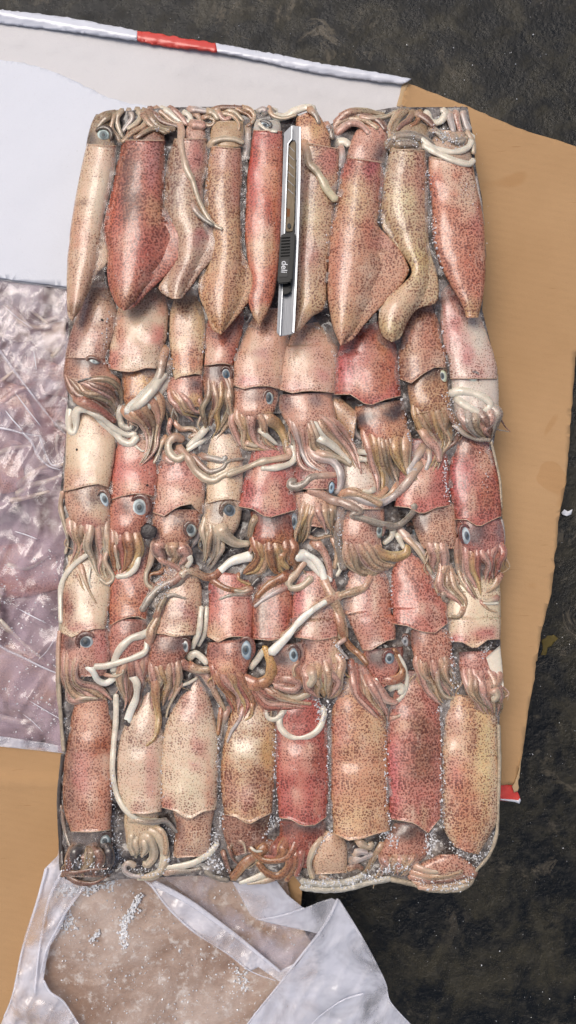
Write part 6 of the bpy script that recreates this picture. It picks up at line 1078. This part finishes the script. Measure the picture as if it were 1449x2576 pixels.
# ---------------------------------------------------------------- the snap-off knife
knife = thing('utility_knife', 'slim steel snap-off knife with black slider lying on the squid', 'knife', *pp('K 200,1300')[0], 310)
KT = ((255, 100), (200, 2475))
def kz(y): return 322 - (y - 100) / 2400 * 14
def kp(pts): return [(Z['K'][0] + a * Z['K'][2], Z['K'][1] + b * Z['K'][2]) for a, b in pts]
def slab(name, outer, z0, z1, mat, parent=knife, holes=None, bev=.8):
    import bmesh
    bm = bmesh.new(); q = kp(outer); zt = [kz(b) for a, b in outer]
    lo = [bm.verts.new(world(np.float64(p[0]), np.float64(p[1]), np.float64(t + z0)).tolist()) for p, t in zip(q, zt)]; hi = [bm.verts.new(world(np.float64(p[0]), np.float64(p[1]), np.float64(t + z1)).tolist()) for p, t in zip(q, zt)]
    n = len(q); bm.faces.new(lo); bm.faces.new(hi[::-1])
    for i in range(n): bm.faces.new((lo[i], hi[i], hi[(i + 1) % n], lo[(i + 1) % n]))
    bmesh.ops.recalc_face_normals(bm, faces=bm.faces)
    if bev: bmesh.ops.bevel(bm, geom=[e for e in bm.edges], offset=bev * S, segments=2, affect='EDGES', clamp_overlap=True)
    me = bpy.data.meshes.new(name); bm.to_mesh(me); bm.free(); org = top(parent)
    for v in me.vertices: v.co -= org
    me.materials.append(mat); o = bpy.data.objects.new(name, me); C.objects.link(o); o.parent = parent; return o
def steel(name, col, rough, aniso=0):
    m, n, b = newmat(name); v = coords(n); mp = N(n, 'ShaderNodeMapping'); mp.inputs['Scale'].default_value = (2600, 90, 600); n.links.new(v, mp.inputs[0])
    f = noise(n, mp.outputs[0], 1, 3, .6); b.inputs['Metallic'].default_value = 1; n.links.new(mixc(n, f, tuple(lin(col) * .7), tuple(np.minimum(lin(col) * 1.2, 1))), b.inputs['Base Color'])
    n.links.new(ramp(n, f, .3, .7, rough, rough + .2), b.inputs['Roughness']); bump(n, b, f, .1, .0003); return m
M['steel'] = steel('brushed_steel', (122, 124, 128), .36); M['blade'] = steel('worn_blade', (104, 94, 80), .45); M['black'] = plain('black_plastic', (12, 12, 13), .35, .3); M['ridge'] = plain('steel_lip', (225, 228, 232), .35, metal=.6); M['ink_w'] = plain('white_print', (215, 215, 215), .5)
M['rust'] = plain('rust', (120, 74, 34), .8, var=.4, vsc=900)
slab('housing', [(168, 180), (252, 98), (350, 108), (345, 700), (325, 1300), (300, 1900), (272, 2446), (120, 2478), (84, 2430), (110, 1900), (130, 1300), (150, 700)], 0, 10, M['steel'])
slab('left_flange', [(170, 185), (250, 110), (250, 246), (208, 300), (192, 700), (172, 1310), (150, 1900), (122, 2470), (86, 2428), (112, 1900), (132, 1300), (152, 700)], 9.5, 17, M['steel'])
slab('right_flange', [(305, 105), (358, 110), (352, 700), (336, 1300), (312, 1900), (284, 2442), (250, 2420), (262, 1900), (292, 1300), (305, 700)], 9.5, 17, M['steel'])
slab('rail_edge', [(340, 112), (357, 112), (351, 700), (334, 1300), (310, 1900), (282, 2438), (262, 2432), (288, 1900), (314, 1300), (334, 700)], 16.8, 22, M['ridge'])
slab('rail_edge', [(250, 104), (259, 104), (259, 250), (216, 306), (200, 700), (178, 1310), (156, 1900), (128, 2466), (119, 2466), (147, 1900), (168, 1310), (190, 700), (206, 300), (250, 244)], 16.8, 20.5, M['ridge'], bev=.5)
slab('window_rim', [(216, 310), (240, 268), (290, 262), (304, 300), (304, 700), (292, 1310), (176, 1310), (198, 700)], 10, 10.6, M['black'], bev=0)
slab('blade', [(222, 330), (240, 282), (290, 276), (298, 310), (298, 700), (282, 1200), (262, 1290), (196, 1296), (184, 1270), (206, 700)], 10.8, 14, M['blade'])
for k in range(6):
    y = 330 + k * 96; slab('snap_line', [(218 - k * 3.2, y), (222 - k * 3.2, y - 4), (286 - k * 2, y + 60), (282 - k * 2, y + 64)], 14, 14.5, M['steel'], bev=0)
for k in range(12):
    y = 490 + k * 70; x = 304 - k * 1.9; slab('slot_tooth', [(x - 8, y), (x + 4, y - 8), (x + 4, y + 14), (x - 6, y + 16)], 17, 17.8, M['black'], bev=0)
slab('rust_patch', [(196, 1030), (236, 1040), (232, 1120), (200, 1130)], 14, 14.4, M['rust'], bev=0)
slab('rivet', [(200 + 24 + 22 * math.cos(a), 1228 + 30 * math.sin(a)) for a in np.linspace(0, 2 * math.pi, 12, endpoint=False)], 14, 17, M['black'], bev=.4)
sl_ = slab('slider', [(126, 1350), (150, 1318), (240, 1304), (300, 1312), (300, 1340), (282, 1600), (262, 1850), (220, 1876), (110, 1884), (92, 1862), (108, 1600)], 16, 44, M['black'], bev=3)
slab('slider_side', [(250, 1325), (294, 1318), (276, 1600), (256, 1836), (228, 1830), (240, 1600)], 40, 46, M['black'], bev=1.2)
for k in range(7): slab('grip_rib', [(134 - k, 1350 + k * 34), (236 - k, 1346 + k * 34), (236 - k, 1358 + k * 34), (133 - k, 1364 + k * 34)], 43.5, 48, M['black'], sl_, bev=.8)
slab('nameplate', [(132, 1612), (224, 1596), (218, 1700), (206, 1806), (112, 1806), (120, 1700)], 43.6, 45.4, plain('plate_black', (10, 10, 10), .45), sl_, bev=.6)
slab('ratchet', [(150, 1872), (246, 1866), (240, 1890), (254, 1910), (236, 1930), (252, 1960), (230, 1985), (190, 2004), (150, 2000)], 10.4, 26, M['black'], bev=1.5)
cu_ = bpy.data.curves.new('deli_lettering', 'FONT'); cu_.body = 'deli'; cu_.size = 118 * Z['K'][2] * S * .78; cu_.extrude = .00004; cu_.offset = .00003; cu_.align_x = 'CENTER'; cu_.align_y = 'CENTER'
fo = bpy.data.objects.new('lettering', cu_); C.objects.link(fo); fo.parent = knife; a_ = kp([(168, 1692)])[0]; fo.location = Vector(world(np.float64(a_[0]), np.float64(a_[1]), np.float64(kz(1692) + 46)).tolist()) - top(knife); fo.rotation_euler = (0, 0, math.radians(-94)); cu_.materials.append(M['ink_w'])
bpy.context.view_layer.update(); me_ = bpy.data.meshes.new_from_object(fo); f2_ = bpy.data.objects.new('lettering', me_); C.objects.link(f2_); f2_.parent = knife; f2_.location = fo.location.copy(); f2_.rotation_euler = fo.rotation_euler.copy(); bpy.data.objects.remove(fo); f2_.name = 'lettering'
